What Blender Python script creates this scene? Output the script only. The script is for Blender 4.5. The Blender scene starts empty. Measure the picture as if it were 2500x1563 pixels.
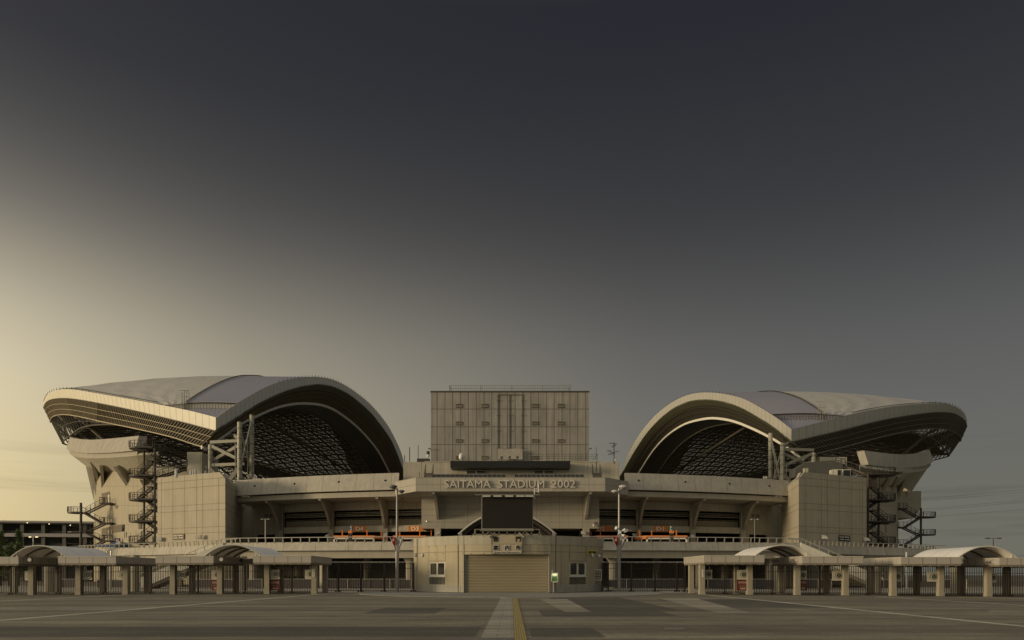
import bpy, math, random
from mathutils import Vector as V, Matrix
random.seed(7)
R = math.radians
SC = bpy.context.scene
COL = SC.collection
F, CX, HZ, EYE = 1800.0, 1250.0, 1404.0, 1.6      # photograph's focal length, centre and horizon in its own pixels

def P(px, py, Y):
    return (( px - CX) * Y / F, Y, EYE + (HZ - py) * Y / F)
def PX(px, Y): return (px - CX) * Y / F
def PZ(py, Y): return EYE + (HZ - py) * Y / F
def gz(x):
    """the plaza falls slightly away on both sides"""
    if x > 16: return -0.16 * min((x - 16) / 20.0, 1.6)
    if x < -18: return -0.09 * min((-18 - x) / 22.0, 1.6)
    return 0.0
def lerp(a, b, t): return a + (b - a) * t
def interp(tab, x):
    """tab: sorted list of (x, value...)"""
    if x <= tab[0][0]: return tab[0][1:]
    for a, b in zip(tab, tab[1:]):
        if x <= b[0]:
            t = (x - a[0]) / (b[0] - a[0])
            return tuple(lerp(p, q, t) for p, q in zip(a[1:], b[1:]))
    return tab[-1][1:]
def smooth(tab, n):
    """Catmull-Rom through rows of numbers, n samples per span"""
    out = []
    m = len(tab)
    for i in range(m - 1):
        p0, p1, p2, p3 = tab[max(i-1,0)], tab[i], tab[i+1], tab[min(i+2,m-1)]
        for k in range(n):
            t = k / n
            out.append(tuple(0.5*((2*b)+(-a+c)*t+(2*a-5*b+4*c-d)*t*t+(-a+3*b-3*c+d)*t**3) for a,b,c,d in zip(p0,p1,p2,p3)))
    out.append(tuple(tab[-1]))
    return out

# ---------------------------------------------------------------- materials
MATS = {}
def mat(name, col, rough=0.7, metal=0.0, noise=0.12, nscale=0.6, joints=None, jcol=0.45, streak=0.0, emis=None, estr=0.0,
        transl=0.0, bump=0.0, alt=0.0, spec=0.4, joff=0.0):
    m = bpy.data.materials.new(name); m.use_nodes = True
    nt = m.node_tree; N = nt.nodes; L = nt.links
    b = N['Principled BSDF']
    b.inputs['Roughness'].default_value = rough
    b.inputs['Metallic'].default_value = metal
    b.inputs['Specular IOR Level'].default_value = spec
    tc = N.new('ShaderNodeTexCoord')
    rgb = N.new('ShaderNodeRGB'); rgb.outputs[0].default_value = (*col, 1)
    out = rgb.outputs[0]
    def mul(a, fac_socket, lo, hi):
        mr = N.new('ShaderNodeMapRange'); mr.inputs['From Min'].default_value = 0.3; mr.inputs['From Max'].default_value = 0.7
        mr.inputs['To Min'].default_value = lo; mr.inputs['To Max'].default_value = hi
        L.new(fac_socket, mr.inputs['Value'])
        mx = N.new('ShaderNodeVectorMath'); mx.operation = 'SCALE'
        L.new(a, mx.inputs[0]); L.new(mr.outputs[0], mx.inputs['Scale'])
        return mx.outputs[0]
    if noise:
        n = N.new('ShaderNodeTexNoise'); n.inputs['Scale'].default_value = nscale; n.inputs['Detail'].default_value = 6
        n.inputs['Roughness'].default_value = 0.65
        L.new(tc.outputs['Object'], n.inputs['Vector'])
        out = mul(out, n.outputs['Fac'], 1 - noise, 1 + noise)
    if streak:
        mp = N.new('ShaderNodeMapping'); mp.inputs['Scale'].default_value = (2.2, 2.2, 0.12)
        L.new(tc.outputs['Object'], mp.inputs['Vector'])
        n = N.new('ShaderNodeTexNoise'); n.inputs['Scale'].default_value = 1.0; n.inputs['Detail'].default_value = 4
        L.new(mp.outputs[0], n.inputs['Vector'])
        out = mul(out, n.outputs['Fac'], 1 - streak, 1 + streak * .6)
    if joints:
        bw, bh, ms = joints
        br = N.new('ShaderNodeTexBrick'); br.offset = joff; br.squash = 1.0
        br.inputs['Scale'].default_value = 1.0
        br.inputs['Mortar Size'].default_value = ms
        br.inputs['Mortar Smooth'].default_value = 0.0
        br.inputs['Bias'].default_value = 0.0
        br.inputs['Brick Width'].default_value = bw; br.inputs['Row Height'].default_value = bh
        br.inputs['Color1'].default_value = (1 + alt, 1 + alt, 1 + alt, 1)
        br.inputs['Color2'].default_value = (1 - alt, 1 - alt, 1 - alt, 1)
        br.inputs['Mortar'].default_value = (jcol, jcol, jcol, 1)
        L.new(tc.outputs['UV'], br.inputs['Vector'])
        mx = N.new('ShaderNodeVectorMath'); mx.operation = 'MULTIPLY'
        L.new(out, mx.inputs[0]); L.new(br.outputs['Color'], mx.inputs[1])
        out = mx.outputs[0]
    L.new(out, b.inputs['Base Color'])
    if bump:
        n = N.new('ShaderNodeTexNoise'); n.inputs['Scale'].default_value = 12; n.inputs['Detail'].default_value = 5
        L.new(tc.outputs['Object'], n.inputs['Vector'])
        bp = N.new('ShaderNodeBump'); bp.inputs['Strength'].default_value = bump; bp.inputs['Distance'].default_value = 0.02
        L.new(n.outputs['Fac'], bp.inputs['Height']); L.new(bp.outputs[0], b.inputs['Normal'])
    if emis:
        b.inputs['Emission Color'].default_value = (*emis, 1); b.inputs['Emission Strength'].default_value = estr
    if transl:
        t = N.new('ShaderNodeBsdfTranslucent'); L.new(out, t.inputs['Color'])
        ms_ = N.new('ShaderNodeMixShader'); ms_.inputs[0].default_value = transl
        L.new(b.outputs[0], ms_.inputs[1]); L.new(t.outputs[0], ms_.inputs[2])
        L.new(ms_.outputs[0], N['Material Output'].inputs['Surface'])
    MATS[name] = m
    return m

# ---------------------------------------------------------------- objects
ORG = {}
class MB:
    def __init__(s): s.v = []; s.f = []; s.uv = []
    def quad(s, a, b, c, d, uv=None):
        i = len(s.v); s.v += [tuple(a), tuple(b), tuple(c), tuple(d)]; s.f.append((i, i+1, i+2, i+3))
        if uv is None:
            A, B, D = V(a), V(b), V(d)
            w, h = (B-A).length, (D-A).length
            uv = ((0,0),(w,0),(w,h),(0,h))
        s.uv += list(uv)
    def poly(s, pts, uv=None):
        i = len(s.v); s.v += [tuple(p) for p in pts]; s.f.append(tuple(range(i, i+len(pts))))
        s.uv += list(uv) if uv else [(p[0], p[2]) for p in pts]
    def hexa(s, p):
        """p: 8 corners, bottom 4 (ccw) then top 4"""
        q = s.quad
        q(p[0],p[1],p[5],p[4]); q(p[1],p[2],p[6],p[5]); q(p[2],p[3],p[7],p[6]); q(p[3],p[0],p[4],p[7])
        q(p[4],p[5],p[6],p[7]); q(p[3],p[2],p[1],p[0])
        return s
    def box(s, x0, x1, y0, y1, z0, z1):
        return s.hexa([(x0,y0,z0),(x1,y0,z0),(x1,y1,z0),(x0,y1,z0),(x0,y0,z1),(x1,y0,z1),(x1,y1,z1),(x0,y1,z1)])
    def cbox(s, c, sx, sy, sz):
        return s.box(c[0]-sx/2, c[0]+sx/2, c[1]-sy/2, c[1]+sy/2, c[2]-sz/2, c[2]+sz/2)
    def beam(s, a, b, w, h=None):
        a, b = V(a), V(b); h = h or w
        d = (b-a)
        if d.length < 1e-6: return s
        d.normalize()
        up = V((0,0,1)) if abs(d.z) < .95 else V((0,1,0))
        x = d.cross(up).normalized(); y = x.cross(d).normalized()
        x *= w/2; y *= h/2
        return s.hexa([a-x-y, a+x-y, b+x-y, b-x-y, a-x+y, a+x+y, b+x+y, b-x+y])
    def tube(s, a, b, r, n=8, r2=None, caps=True):
        a, b = V(a), V(b); r2 = r if r2 is None else r2
        d = (b-a).normalized()
        up = V((0,0,1)) if abs(d.z) < .95 else V((0,1,0))
        x = d.cross(up).normalized(); y = x.cross(d)
        L = (b-a).length
        ra = [a + (x*math.cos(t)+y*math.sin(t))*r for t in [2*math.pi*k/n for k in range(n)]]
        rb = [b + (x*math.cos(t)+y*math.sin(t))*r2 for t in [2*math.pi*k/n for k in range(n)]]
        for k in range(n):
            j = (k+1) % n
            u0, u1 = 2*math.pi*r*k/n, 2*math.pi*r*(k+1)/n
            s.quad(ra[k], ra[j], rb[j], rb[k], ((u0,0),(u1,0),(u1,L),(u0,L)))
        if caps:
            s.poly(ra[::-1]); s.poly(rb)
        return s
    def path(s, pts, r, n=6):
        for a, b in zip(pts, pts[1:]): s.tube(a, b, r, n)
        return s
    def ball(s, c, rx, ry=None, rz=None, n=8):
        ry = ry or rx; rz = rz or rx
        rows = []
        for i in range(n//2+1):
            ph = math.pi*i/(n//2)
            rows.append([(c[0]+rx*math.sin(ph)*math.cos(2*math.pi*k/n), c[1]+ry*math.sin(ph)*math.sin(2*math.pi*k/n), c[2]+rz*math.cos(ph)) for k in range(n+1)])
        s.grid(rows[::-1]); return s
    def grid(s, rows, flip=False, u0=0.0, v0=0.0):
        """rows of points bottom to top; uv in metres along the surface"""
        m = len(rows[0])
        ref = rows[0]
        us = [[u0] for _ in rows]
        ud = [u0]
        for k in range(1, m): ud.append(ud[-1] + (V(ref[k])-V(ref[k-1])).length)
        mid = m//2; vs = [v0]
        for k in range(1, len(rows)): vs.append(vs[-1] + (V(rows[k][mid])-V(rows[k-1][mid])).length)
        for i in range(len(rows)-1):
            for k in range(m-1):
                a,b,c,d = rows[i][k], rows[i][k+1], rows[i+1][k+1], rows[i+1][k]
                uv = ((ud[k],vs[i]),(ud[k+1],vs[i]),(ud[k+1],vs[i+1]),(ud[k],vs[i+1]))
                if flip: s.quad(d,c,b,a,(uv[3],uv[2],uv[1],uv[0]))
                else: s.quad(a,b,c,d,uv)
        return s
    def slab(s, rows, off):
        """a grid given real thickness: the same grid moved by off, and the rim between"""
        o = V(off)
        s.grid(rows)
        back = [[tuple(V(p)+o) for p in r] for r in rows]
        s.grid(back, flip=True)
        for r, rb, fl in ((rows[0], back[0], True), (rows[-1], back[-1], False)):
            s.grid([r, rb], flip=fl)
        l = [r[0] for r in rows]; lb = [r[0] for r in back]
        s.grid([l, lb]); 
        l = [r[-1] for r in rows]; lb = [r[-1] for r in back]
        s.grid([l, lb], flip=True)
        return s
    def prism(s, pts, off):
        """a polygon extruded by off"""
        o = V(off); b = [tuple(V(p)+o) for p in pts]
        s.poly(pts); s.poly(b[::-1])
        n = len(pts)
        for k in range(n):
            j = (k+1) % n
            s.quad(pts[j], pts[k], b[k], b[j])
        return s
    def done(s, name, m, parent=None, smooth_=False, **props):
        if not s.f: return None
        if parent is None:
            xs = [p[0] for p in s.v]; ys = [p[1] for p in s.v]; zs = [p[2] for p in s.v]
            o = V(((min(xs)+max(xs))/2, (min(ys)+max(ys))/2, min(zs)))
            if props.get('kind') in ('structure',): o = V((0,0,0))
        else:
            o = ORG[parent.name]
        me = bpy.data.meshes.new(name)
        me.from_pydata([(p[0]-o.x, p[1]-o.y, p[2]-o.z) for p in s.v], [], s.f)
        uvl = me.uv_layers.new(name='UVMap')
        flat = [c for uv in s.uv for c in uv]
        uvl.data.foreach_set('uv', flat)
        me.materials.append(MATS[m] if isinstance(m, str) else m)
        if smooth_:
            import bmesh
            b = bmesh.new(); b.from_mesh(me); bmesh.ops.remove_doubles(b, verts=b.verts, dist=1e-4)
            for f_ in b.faces: f_.smooth = True
            b.to_mesh(me); b.free()
        me.update()
        ob = bpy.data.objects.new(name, me); COL.objects.link(ob)
        if parent is None: ob.location = o
        else: ob.parent = parent
        ORG[ob.name] = o
        for k, v in props.items(): ob[k] = v
        return ob

def thing(name, loc, label, cat, group=None):
    o = bpy.data.objects.new(name, None); COL.objects.link(o)
    o.empty_display_size = .5
    o.location = loc; ORG[o.name] = V(loc)
    o['label'] = label; o['category'] = cat
    if group: o['group'] = group
    return o
def copytree(o, loc, label=None, group=None):
    r = o.copy(); COL.objects.link(r); r.location = loc; ORG[r.name] = V(loc)
    if label: r['label'] = label
    if group: r['group'] = group
    def rec(src, dst):
        for c in [x for x in bpy.data.objects if x.parent == src]:
            d = c.copy(); COL.objects.link(d); d.parent = dst; ORG[d.name] = V(loc)
            rec(c, d)
    rec(o, r)
    return r
def words(name, text, size, centre, m, parent, depth=0.03, rot=(math.pi/2, 0, 0), width=None, bold=0.0, **props):
    """lettering as a mesh, standing upright and facing -Y unless rotated"""
    cu = bpy.data.curves.new(name, 'FONT'); cu.body = text; cu.size = size; cu.extrude = depth/2
    cu.align_x = 'CENTER'; cu.align_y = 'CENTER'; cu.offset = bold; cu.resolution_u = 3
    to = bpy.data.objects.new(name+'_curve', cu); COL.objects.link(to)
    bpy.context.view_layer.update()
    dg = bpy.context.evaluated_depsgraph_get()
    me = bpy.data.meshes.new_from_object(to.evaluated_get(dg))
    bpy.data.objects.remove(to)
    xs = [v.co.x for v in me.vertices]; ys = [v.co.y for v in me.vertices]
    if not xs: return None
    mx, my = (min(xs)+max(xs))/2, (min(ys)+max(ys))/2
    sx = width/(max(xs)-min(xs)) if width else 1.0
    rm = Matrix.Rotation(rot[2],3,'Z') @ Matrix.Rotation(rot[0],3,'X')
    o = ORG[parent.name] if parent else V(centre)
    for v in me.vertices:
        p = rm @ V(((v.co.x-mx)*sx, v.co.y-my, v.co.z))
        v.co = p + V(centre) - o
    me.materials.clear(); me.materials.append(MATS[m])
    ob = bpy.data.objects.new(name, me); COL.objects.link(ob)
    if parent: ob.parent = parent
    else: ob.location = centre
    ORG[ob.name] = o
    for k, v in props.items(): ob[k] = v
    return ob

# ---------------------------------------------------------------- palette
CONC = (0.40, 0.368, 0.303)
mat('facade_concrete', CONC, .75, joints=(3.05, 40, .035), jcol=.45, noise=.07, streak=.12, alt=.03)
mat('block_panels', (0.42,0.375,0.285), .75, joints=(2.9, 40, .02), jcol=.8, noise=.06, streak=.09, alt=.025)
mat('joint_dark', (0.20,0.17,0.12), .8, noise=.1)
mat('plain_concrete', CONC, .8, noise=.08, streak=.08)
mat('shade_concrete', (0.47,0.435,0.35), .8, noise=.08, joints=(2.6, 40, .04), jcol=.6)  # lighter copy of the concrete, brightness put into the colour for shaded walls
mat('tower_panels', (0.285, 0.27, 0.24), .6, joints=(1.345, 3.06, .07), jcol=.45, noise=.14, streak=.22, nscale=.3, alt=.04)
mat('stand_panels', (0.42,0.375,0.28), .75, joints=(2.0, 4.2, .04), jcol=.6, noise=.06, streak=.08)
mat('name_panels', (0.39,0.36,0.30), .7, joints=(3.75, 1.05, .03), jcol=.5, noise=.06, streak=.08)
mat('letter_metal', (0.66,0.61,0.53), .45, metal=.3, noise=.03)
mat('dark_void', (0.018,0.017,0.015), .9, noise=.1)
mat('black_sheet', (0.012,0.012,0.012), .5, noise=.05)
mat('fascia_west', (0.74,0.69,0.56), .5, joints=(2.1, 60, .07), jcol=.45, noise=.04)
mat('fascia_arch_lifted', (0.64,0.62,0.56), .5, joints=(2.3, 60, .07), jcol=.5, noise=.05)  # same cladding, colour lifted to brighten the shaded west arch
mat('fascia_dimmed', (0.42,0.405,0.36), .5, joints=(2.3, 60, .07), jcol=.5, noise=.05)  # same cladding, dimmer light on the east roof put into its colour
mat('roof_metal', (0.31,0.295,0.335), .5, metal=.2, joints=(60, .55, .07), jcol=.7, noise=.05)
mat('membrane', (0.70,0.67,0.61), .6, joints=(14, 11, .06), jcol=.75, noise=.06, transl=.35)
mat('lattice_paint', (0.07,0.062,0.045), .7, noise=.05)
mat('soffit_slats', (0.20,0.16,0.09), .6, noise=.1)
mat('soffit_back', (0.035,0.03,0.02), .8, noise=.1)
mat('green_soffit', (0.08,0.08,0.045), .6, noise=.05)
mat('lip_paint', (0.80,0.77,0.69), .5, joints=(2.5, 20, .06), jcol=.6, noise=.03)
mat('pillar_steel', (0.40,0.38,0.30), .5, joints=(60, 1.9, .12), jcol=.5, noise=.05)
mat('brace_steel', (0.27,0.255,0.2), .5, noise=.05)
mat('stair_steel', (0.045,0.038,0.032), .55, noise=.08)
mat('dark_rail', (0.05,0.045,0.04), .5, noise=.05)
mat('light_rail', (0.55,0.52,0.44), .4, metal=.4, noise=.03)
mat('deck_parapet', (0.44,0.405,0.335), .75, joints=(4.1, 30, .035), jcol=.5, noise=.07, streak=.14, alt=.03)
mat('deck_floor', (0.3,0.28,0.24), .9, noise=.1)
mat('stair_parapet', (0.66,0.63,0.54), .7, noise=.05, streak=.05)
mat('canopy_cladding', (0.42,0.385,0.335), .55, joints=(1.12, 10, .025), jcol=.35, noise=.05)
mat('canopy_soffit', (0.22,0.19,0.14), .7, noise=.06)
mat('gate_column', (0.36,0.325,0.25), .75, noise=.09, nscale=1.5, streak=.1)
mat('gate_bars', (0.03,0.022,0.016), .5, noise=.05)
mat('tent_fabric', (0.88,0.85,0.80), .6, noise=.04, transl=.18, joints=(30, 2.3, .05), jcol=.7)
mat('tent_frame', (0.55,0.52,0.45), .5, noise=.03)
mat('tent_rib', (0.2,0.17,0.12), .6, noise=.03)
mat('orange_panel', (0.80,0.25,0.04), .45, noise=.06)
mat('white_paint', (0.80,0.77,0.68), .5, noise=.03)
mat('cream_letters', (0.95,0.92,0.82), .5, noise=.02)
mat('blue_panel', (0.035,0.06,0.20), .4, noise=.05)
mat('blue_roof', (0.05,0.10,0.22), .5, noise=.05)
mat('green_panel', (0.02,0.16,0.13), .4, noise=.05)
mat('booth_panels', (0.42,0.365,0.255), .7, joints=(3.0, 3.65, .025), jcol=.45, noise=.06, streak=.06, joff=0)
mat('booth_band', (0.42,0.385,0.30), .75, joints=(2.95, 6, .025), jcol=.5, noise=.06, streak=.1)
mat('booth_base', (0.38,0.36,0.31), .8, joints=(2.95, 6, .03), jcol=.5, noise=.1, streak=.1)
mat('shutter_slats', (0.42,0.365,0.25), .5, joints=(60, .145, .022), jcol=.45, noise=.05)
mat('sign_ink', (0.012,0.011,0.01), .6, noise=0)
mat('sign_plate', (0.55,0.52,0.47), .5, noise=.05)
mat('window_frame', (0.62,0.59,0.50), .4, noise=.03)
mat('glass_dark', (0.02,0.02,0.018), .12, noise=.1, spec=.6)
mat('grille_grey', (0.2,0.19,0.16), .6, noise=.05)
mat('board_cream', (0.50,0.47,0.38), .6, noise=.06)
mat('emblem_dark', (0.035,0.045,0.035), .6, noise=.05)
mat('red_sign', (0.13,0.022,0.014), .6, noise=.12)
mat('pink_ink', (0.62,0.45,0.40), .6, noise=.02)
mat('yellow_sign', (0.62,0.56,0.06), .5, noise=.05)
mat('pole_grey', (0.28,0.27,0.26), .45, metal=.3, noise=.08, streak=.1)
mat('lamp_dark', (0.09,0.08,0.08), .5, noise=.05)
mat('lamp_white', (0.52,0.50,0.46), .4, noise=.03)
mat('banner_red', (0.22,0.02,0.018), .7, noise=.15, nscale=3)
mat('banner_silver', (0.34,0.33,0.33), .6, noise=.35, nscale=4)
mat('tarp_cloth', (0.36,0.34,0.29), .8, noise=.12, bump=.6)
mat('phone_green', (0.05,0.22,0.03), .4, noise=.1, emis=(.25,.7,.12), estr=.10)
mat('phone_light', (0.9,0.9,0.6), .4, noise=0, emis=(1,1,.55), estr=.75)
mat('lamp_glow', (1,.85,.5), .4, noise=0, emis=(1,.8,.4), estr=1.6)
mat('lit_window', (1,.9,.5), .4, noise=0, emis=(1,.80,.36), estr=.75)
mat('garage_dark', (0.09,0.09,0.08), .8, noise=.1)
mat('garage_slab', (0.42,0.39,0.38), .7, noise=.05, streak=.06)
mat('garage_column', (0.10,0.10,0.09), .8, noise=.1)
mat('leaf', (0.075,0.11,0.03), .7, noise=.4, nscale=1.5)
mat('bark', (0.07,0.05,0.035), .9, noise=.2)
mat('wire', (0.08,0.08,0.08), .6, noise=0)
mat('plastic_white', (0.62,0.62,0.6), .5, noise=.05)
mat('sandbag', (0.62,0.60,0.58), .8, noise=.12)
mat('corrugated', (0.22,0.20,0.15), .6, joints=(.42, 60, .09), jcol=.45, noise=.06)
mat('tactile', (0.37,0.29,0.10), .75, joints=(.062, 3.0, .010), jcol=.5, noise=.22, nscale=4)
# ---------------------------------------------------------------- camera
cam = bpy.data.cameras.new('camera'); co = bpy.data.objects.new('camera', cam); COL.objects.link(co)
co.location = (0, 0, EYE); co.rotation_euler = (math.pi/2, 0, 0)
cam.sensor_width = 36; cam.lens = 36*F/2500.0
cam.shift_y = (HZ - 1563/2)/2500.0
cam.clip_start = .1; cam.clip_end = 6000
SC.camera = co
SC.view_settings.view_transform = 'Standard'; SC.view_settings.look = 'None'
SC.view_settings.exposure = 0; SC.view_settings.gamma = 1

# ---------------------------------------------------------------- light: dusk, the sun just over the horizon on the left
SUN_AZ, SUN_EL = 112.0, 6.0       # degrees left of the view direction, degrees up
sd = V((-math.sin(R(SUN_AZ))*math.cos(R(SUN_EL)), math.cos(R(SUN_AZ))*math.cos(R(SUN_EL)), math.sin(R(SUN_EL))))
sl = bpy.data.lights.new('sun', 'SUN'); sl.energy = 2.0; sl.angle = R(9); sl.color = (1.0, 0.79, 0.50)
so = bpy.data.objects.new('sun', sl); COL.objects.link(so); so.location = (-200, 0, 60)
so.rotation_euler = (-sd).to_track_quat('-Z', 'Y').to_euler()

w = bpy.data.worlds.new('World'); SC.world = w; w.use_nodes = True
nt = w.node_tree; N = nt.nodes; L = nt.links
bg = N['Background']; wo = N['World Output']
def M(op, a, b=None, clamp=False):
    n = N.new('ShaderNodeMath'); n.operation = op; n.use_clamp = clamp
    for i, x in enumerate((a, b)):
        if x is None: continue
        if isinstance(x, (int, float)): n.inputs[i].default_value = x
        else: L.new(x, n.inputs[i])
    return n.outputs[0]
def ramp(fac, stops, interp_='B_SPLINE'):
    r = N.new('ShaderNodeValToRGB'); r.color_ramp.interpolation = interp_
    e = r.color_ramp.elements
    e[0].position, e[0].color = stops[0][0], (*stops[0][1], 1)
    e[1].position, e[1].color = stops[-1][0], (*stops[-1][1], 1)
    for p, c in stops[1:-1]:
        k = e.new(p); k.color = (*c, 1)
    L.new(fac, r.inputs[0]); return r.outputs[0]
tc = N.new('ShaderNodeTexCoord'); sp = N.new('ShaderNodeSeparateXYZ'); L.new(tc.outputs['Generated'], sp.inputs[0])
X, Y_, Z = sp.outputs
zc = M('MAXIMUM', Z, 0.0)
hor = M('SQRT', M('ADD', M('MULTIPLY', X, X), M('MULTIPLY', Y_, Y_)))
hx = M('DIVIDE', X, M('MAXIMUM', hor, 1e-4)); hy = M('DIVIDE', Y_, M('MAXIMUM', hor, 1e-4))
base = ramp(zc, [(0,(.146,.145,.118)),(.094,(.142,.142,.122)),(.20,(.127,.127,.122)),(.29,(.095,.095,.095)),(.36,(.063,.063,.065)),(.43,(.040,.040,.043)),(.52,(.028,.029,.034)),(.60,(.0195,.0195,.027)),(.65,(.022,.022,.028)),(.80,(.42,.41,.38)),(1,(.42,.41,.38))])  # bright top of the ramp is added fill from a zenith above the frame
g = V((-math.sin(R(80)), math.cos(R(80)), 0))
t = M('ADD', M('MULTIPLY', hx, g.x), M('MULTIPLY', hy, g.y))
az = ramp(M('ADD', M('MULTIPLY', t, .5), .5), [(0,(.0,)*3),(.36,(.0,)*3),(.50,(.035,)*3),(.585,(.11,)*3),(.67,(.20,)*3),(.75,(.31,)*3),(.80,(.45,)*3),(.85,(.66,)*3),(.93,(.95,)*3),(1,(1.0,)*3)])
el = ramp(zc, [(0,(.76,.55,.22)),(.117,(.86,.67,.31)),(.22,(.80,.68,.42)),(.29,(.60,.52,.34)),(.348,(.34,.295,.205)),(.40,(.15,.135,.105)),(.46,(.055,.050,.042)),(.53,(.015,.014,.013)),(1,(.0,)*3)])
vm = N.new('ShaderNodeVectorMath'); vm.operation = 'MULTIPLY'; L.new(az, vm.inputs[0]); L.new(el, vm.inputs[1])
# added fill light: unseen warm glow in the sky behind the camera, to the left
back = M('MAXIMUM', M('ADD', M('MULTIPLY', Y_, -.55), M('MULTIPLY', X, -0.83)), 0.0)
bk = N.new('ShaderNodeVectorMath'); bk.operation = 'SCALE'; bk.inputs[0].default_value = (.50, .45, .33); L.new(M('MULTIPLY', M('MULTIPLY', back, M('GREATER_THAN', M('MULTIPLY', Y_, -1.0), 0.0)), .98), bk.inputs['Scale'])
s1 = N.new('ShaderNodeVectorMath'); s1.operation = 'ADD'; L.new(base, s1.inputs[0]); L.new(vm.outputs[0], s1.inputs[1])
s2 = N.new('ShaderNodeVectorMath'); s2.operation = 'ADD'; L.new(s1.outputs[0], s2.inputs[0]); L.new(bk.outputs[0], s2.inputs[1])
# thin cloud streaks low on the left
mp = N.new('ShaderNodeMapping'); mp.inputs['Scale'].default_value = (2.2, 2.2, 42); L.new(tc.outputs['Generated'], mp.inputs[0])
cn = N.new('ShaderNodeTexNoise'); cn.inputs['Scale'].default_value = 2.0; cn.inputs['Detail'].default_value = 4; L.new(mp.outputs[0], cn.inputs['Vector'])
cm = N.new('ShaderNodeMapRange'); cm.inputs['From Min'].default_value = .52; cm.inputs['From Max'].default_value = .70; cm.inputs['To Min'].default_value = 0; cm.inputs['To Max'].default_value = 1
L.new(cn.outputs['Fac'], cm.inputs['Value'])
cl = ramp(zc, [(0,(1,)*3),(.10,(.9,)*3),(.16,(.15,)*3),(.2,(0,)*3),(1,(0,)*3)], 'LINEAR')
cf = M('MULTIPLY', M('MULTIPLY', cm.outputs[0], cl), .22)
s3 = N.new('ShaderNodeVectorMath'); s3.operation = 'SCALE'; L.new(s2.outputs[0], s3.inputs[0]); L.new(M('SUBTRACT', 1.0, cf), s3.inputs['Scale'])
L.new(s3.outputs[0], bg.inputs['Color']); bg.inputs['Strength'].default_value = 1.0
sky = N.new('ShaderNodeTexSky'); sky.sky_type = 'NISHITA'; sky.sun_disc = False
sky.sun_elevation = R(SUN_EL); sky.sun_rotation = R(-SUN_AZ)
bg2 = N.new('ShaderNodeBackground'); L.new(sky.outputs[0], bg2.inputs['Color']); bg2.inputs['Strength'].default_value = 0.002
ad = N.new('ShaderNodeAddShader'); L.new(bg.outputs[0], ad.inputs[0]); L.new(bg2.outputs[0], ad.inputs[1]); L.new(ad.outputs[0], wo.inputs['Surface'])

# ---------------------------------------------------------------- ground
def paving(name, c, c2, bw, bh, streaks=.25, far=False):
    m = bpy.data.materials.new(name); m.use_nodes = True
    nt = m.node_tree; N = nt.nodes; L = nt.links; b = N['Principled BSDF']; b.inputs['Roughness'].default_value = .85
    tc = N.new('ShaderNodeTexCoord')
    br = N.new('ShaderNodeTexBrick'); br.offset = .5; br.inputs['Scale'].default_value = 1
    br.inputs['Brick Width'].default_value = bw; br.inputs['Row Height'].default_value = bh
    br.inputs['Mortar Size'].default_value = .012; br.inputs['Mortar Smooth'].default_value = .3
    br.inputs['Color1'].default_value = (*c, 1); br.inputs['Color2'].default_value = (*c2, 1)
    br.inputs['Mortar'].default_value = (c[0]*.45, c[1]*.45, c[2]*.45, 1)
    L.new(tc.outputs['Object'], br.inputs['Vector'])
    out = br.outputs['Color']
    def scl(out, sc, s, lo, hi, a=.35, z=.65, det=4):
        mp = N.new('ShaderNodeMapping'); mp.inputs['Scale'].default_value = sc; L.new(tc.outputs['Object'], mp.inputs[0])
        n = N.new('ShaderNodeTexNoise'); n.inputs['Scale'].default_value = s; n.inputs['Detail'].default_value = det; L.new(mp.outputs[0], n.inputs['Vector'])
        mr = N.new('ShaderNodeMapRange'); mr.inputs['From Min'].default_value = a; mr.inputs['From Max'].default_value = z
        mr.inputs['To Min'].default_value = lo; mr.inputs['To Max'].default_value = hi; L.new(n.outputs['Fac'], mr.inputs[0])
        v = N.new('ShaderNodeVectorMath'); v.operation = 'SCALE'; L.new(out, v.inputs[0]); L.new(mr.outputs[0], v.inputs['Scale'])
        return v.outputs[0]
    out = scl(out, (.05, .9, 1), 1.0, 1-streaks, 1+streaks)         # rows of pavers from different batches
    out = scl(out, (.012, .25, 1), 1.0, 1-streaks*.8, 1+streaks*.8, .4, .6)
    out = scl(out, (.2, .3, 1), 1.0, .85, 1.12)
    out = scl(out, (.35, 1.6, 1), 2.2, .84, 1.14, det=8)
    out = scl(out, (1, 1, 1), 9.0, .86, 1.12)
    L.new(out, b.inputs['Base Color'])
    n = N.new('ShaderNodeTexNoise'); n.inputs['Scale'].default_value = 30; n.inputs['Detail'].default_value = 3; L.new(tc.outputs['Object'], n.inputs['Vector'])
    bp = N.new('ShaderNodeBump'); bp.inputs['Strength'].default_value = .35; bp.inputs['Distance'].default_value = .01
    L.new(n.outputs['Fac'], bp.inputs['Height']); L.new(bp.outputs[0], b.inputs['Normal'])
    MATS[name] = m
paving('paving_brown', (.215,.185,.128), (.165,.143,.100), .9, .3, .27)
paving('paving_patch', (.34,.30,.225), (.27,.235,.18), .9, .3, .2)
paving('paving_dark', (.085,.077,.058), (.10,.088,.066), .9, .3, .12)
paving('paving_line', (.56,.51,.40), (.50,.46,.36), .45, .9, .06)
paving('paving_path', (.31,.285,.225), (.33,.30,.235), .8, .8, .16)
paving('paving_apron', (.36,.34,.285), (.25,.235,.20), .12, .12, .06)
paving('paving_kerb', (.25,.22,.20), (.20,.175,.16), .1, .1, .05)
paving('paving_inner', (.44,.39,.30), (.40,.355,.275), .6, .6, .06)
paving('far_ground', (.12,.12,.09), (.10,.10,.08), 3, 3, .2)

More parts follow.
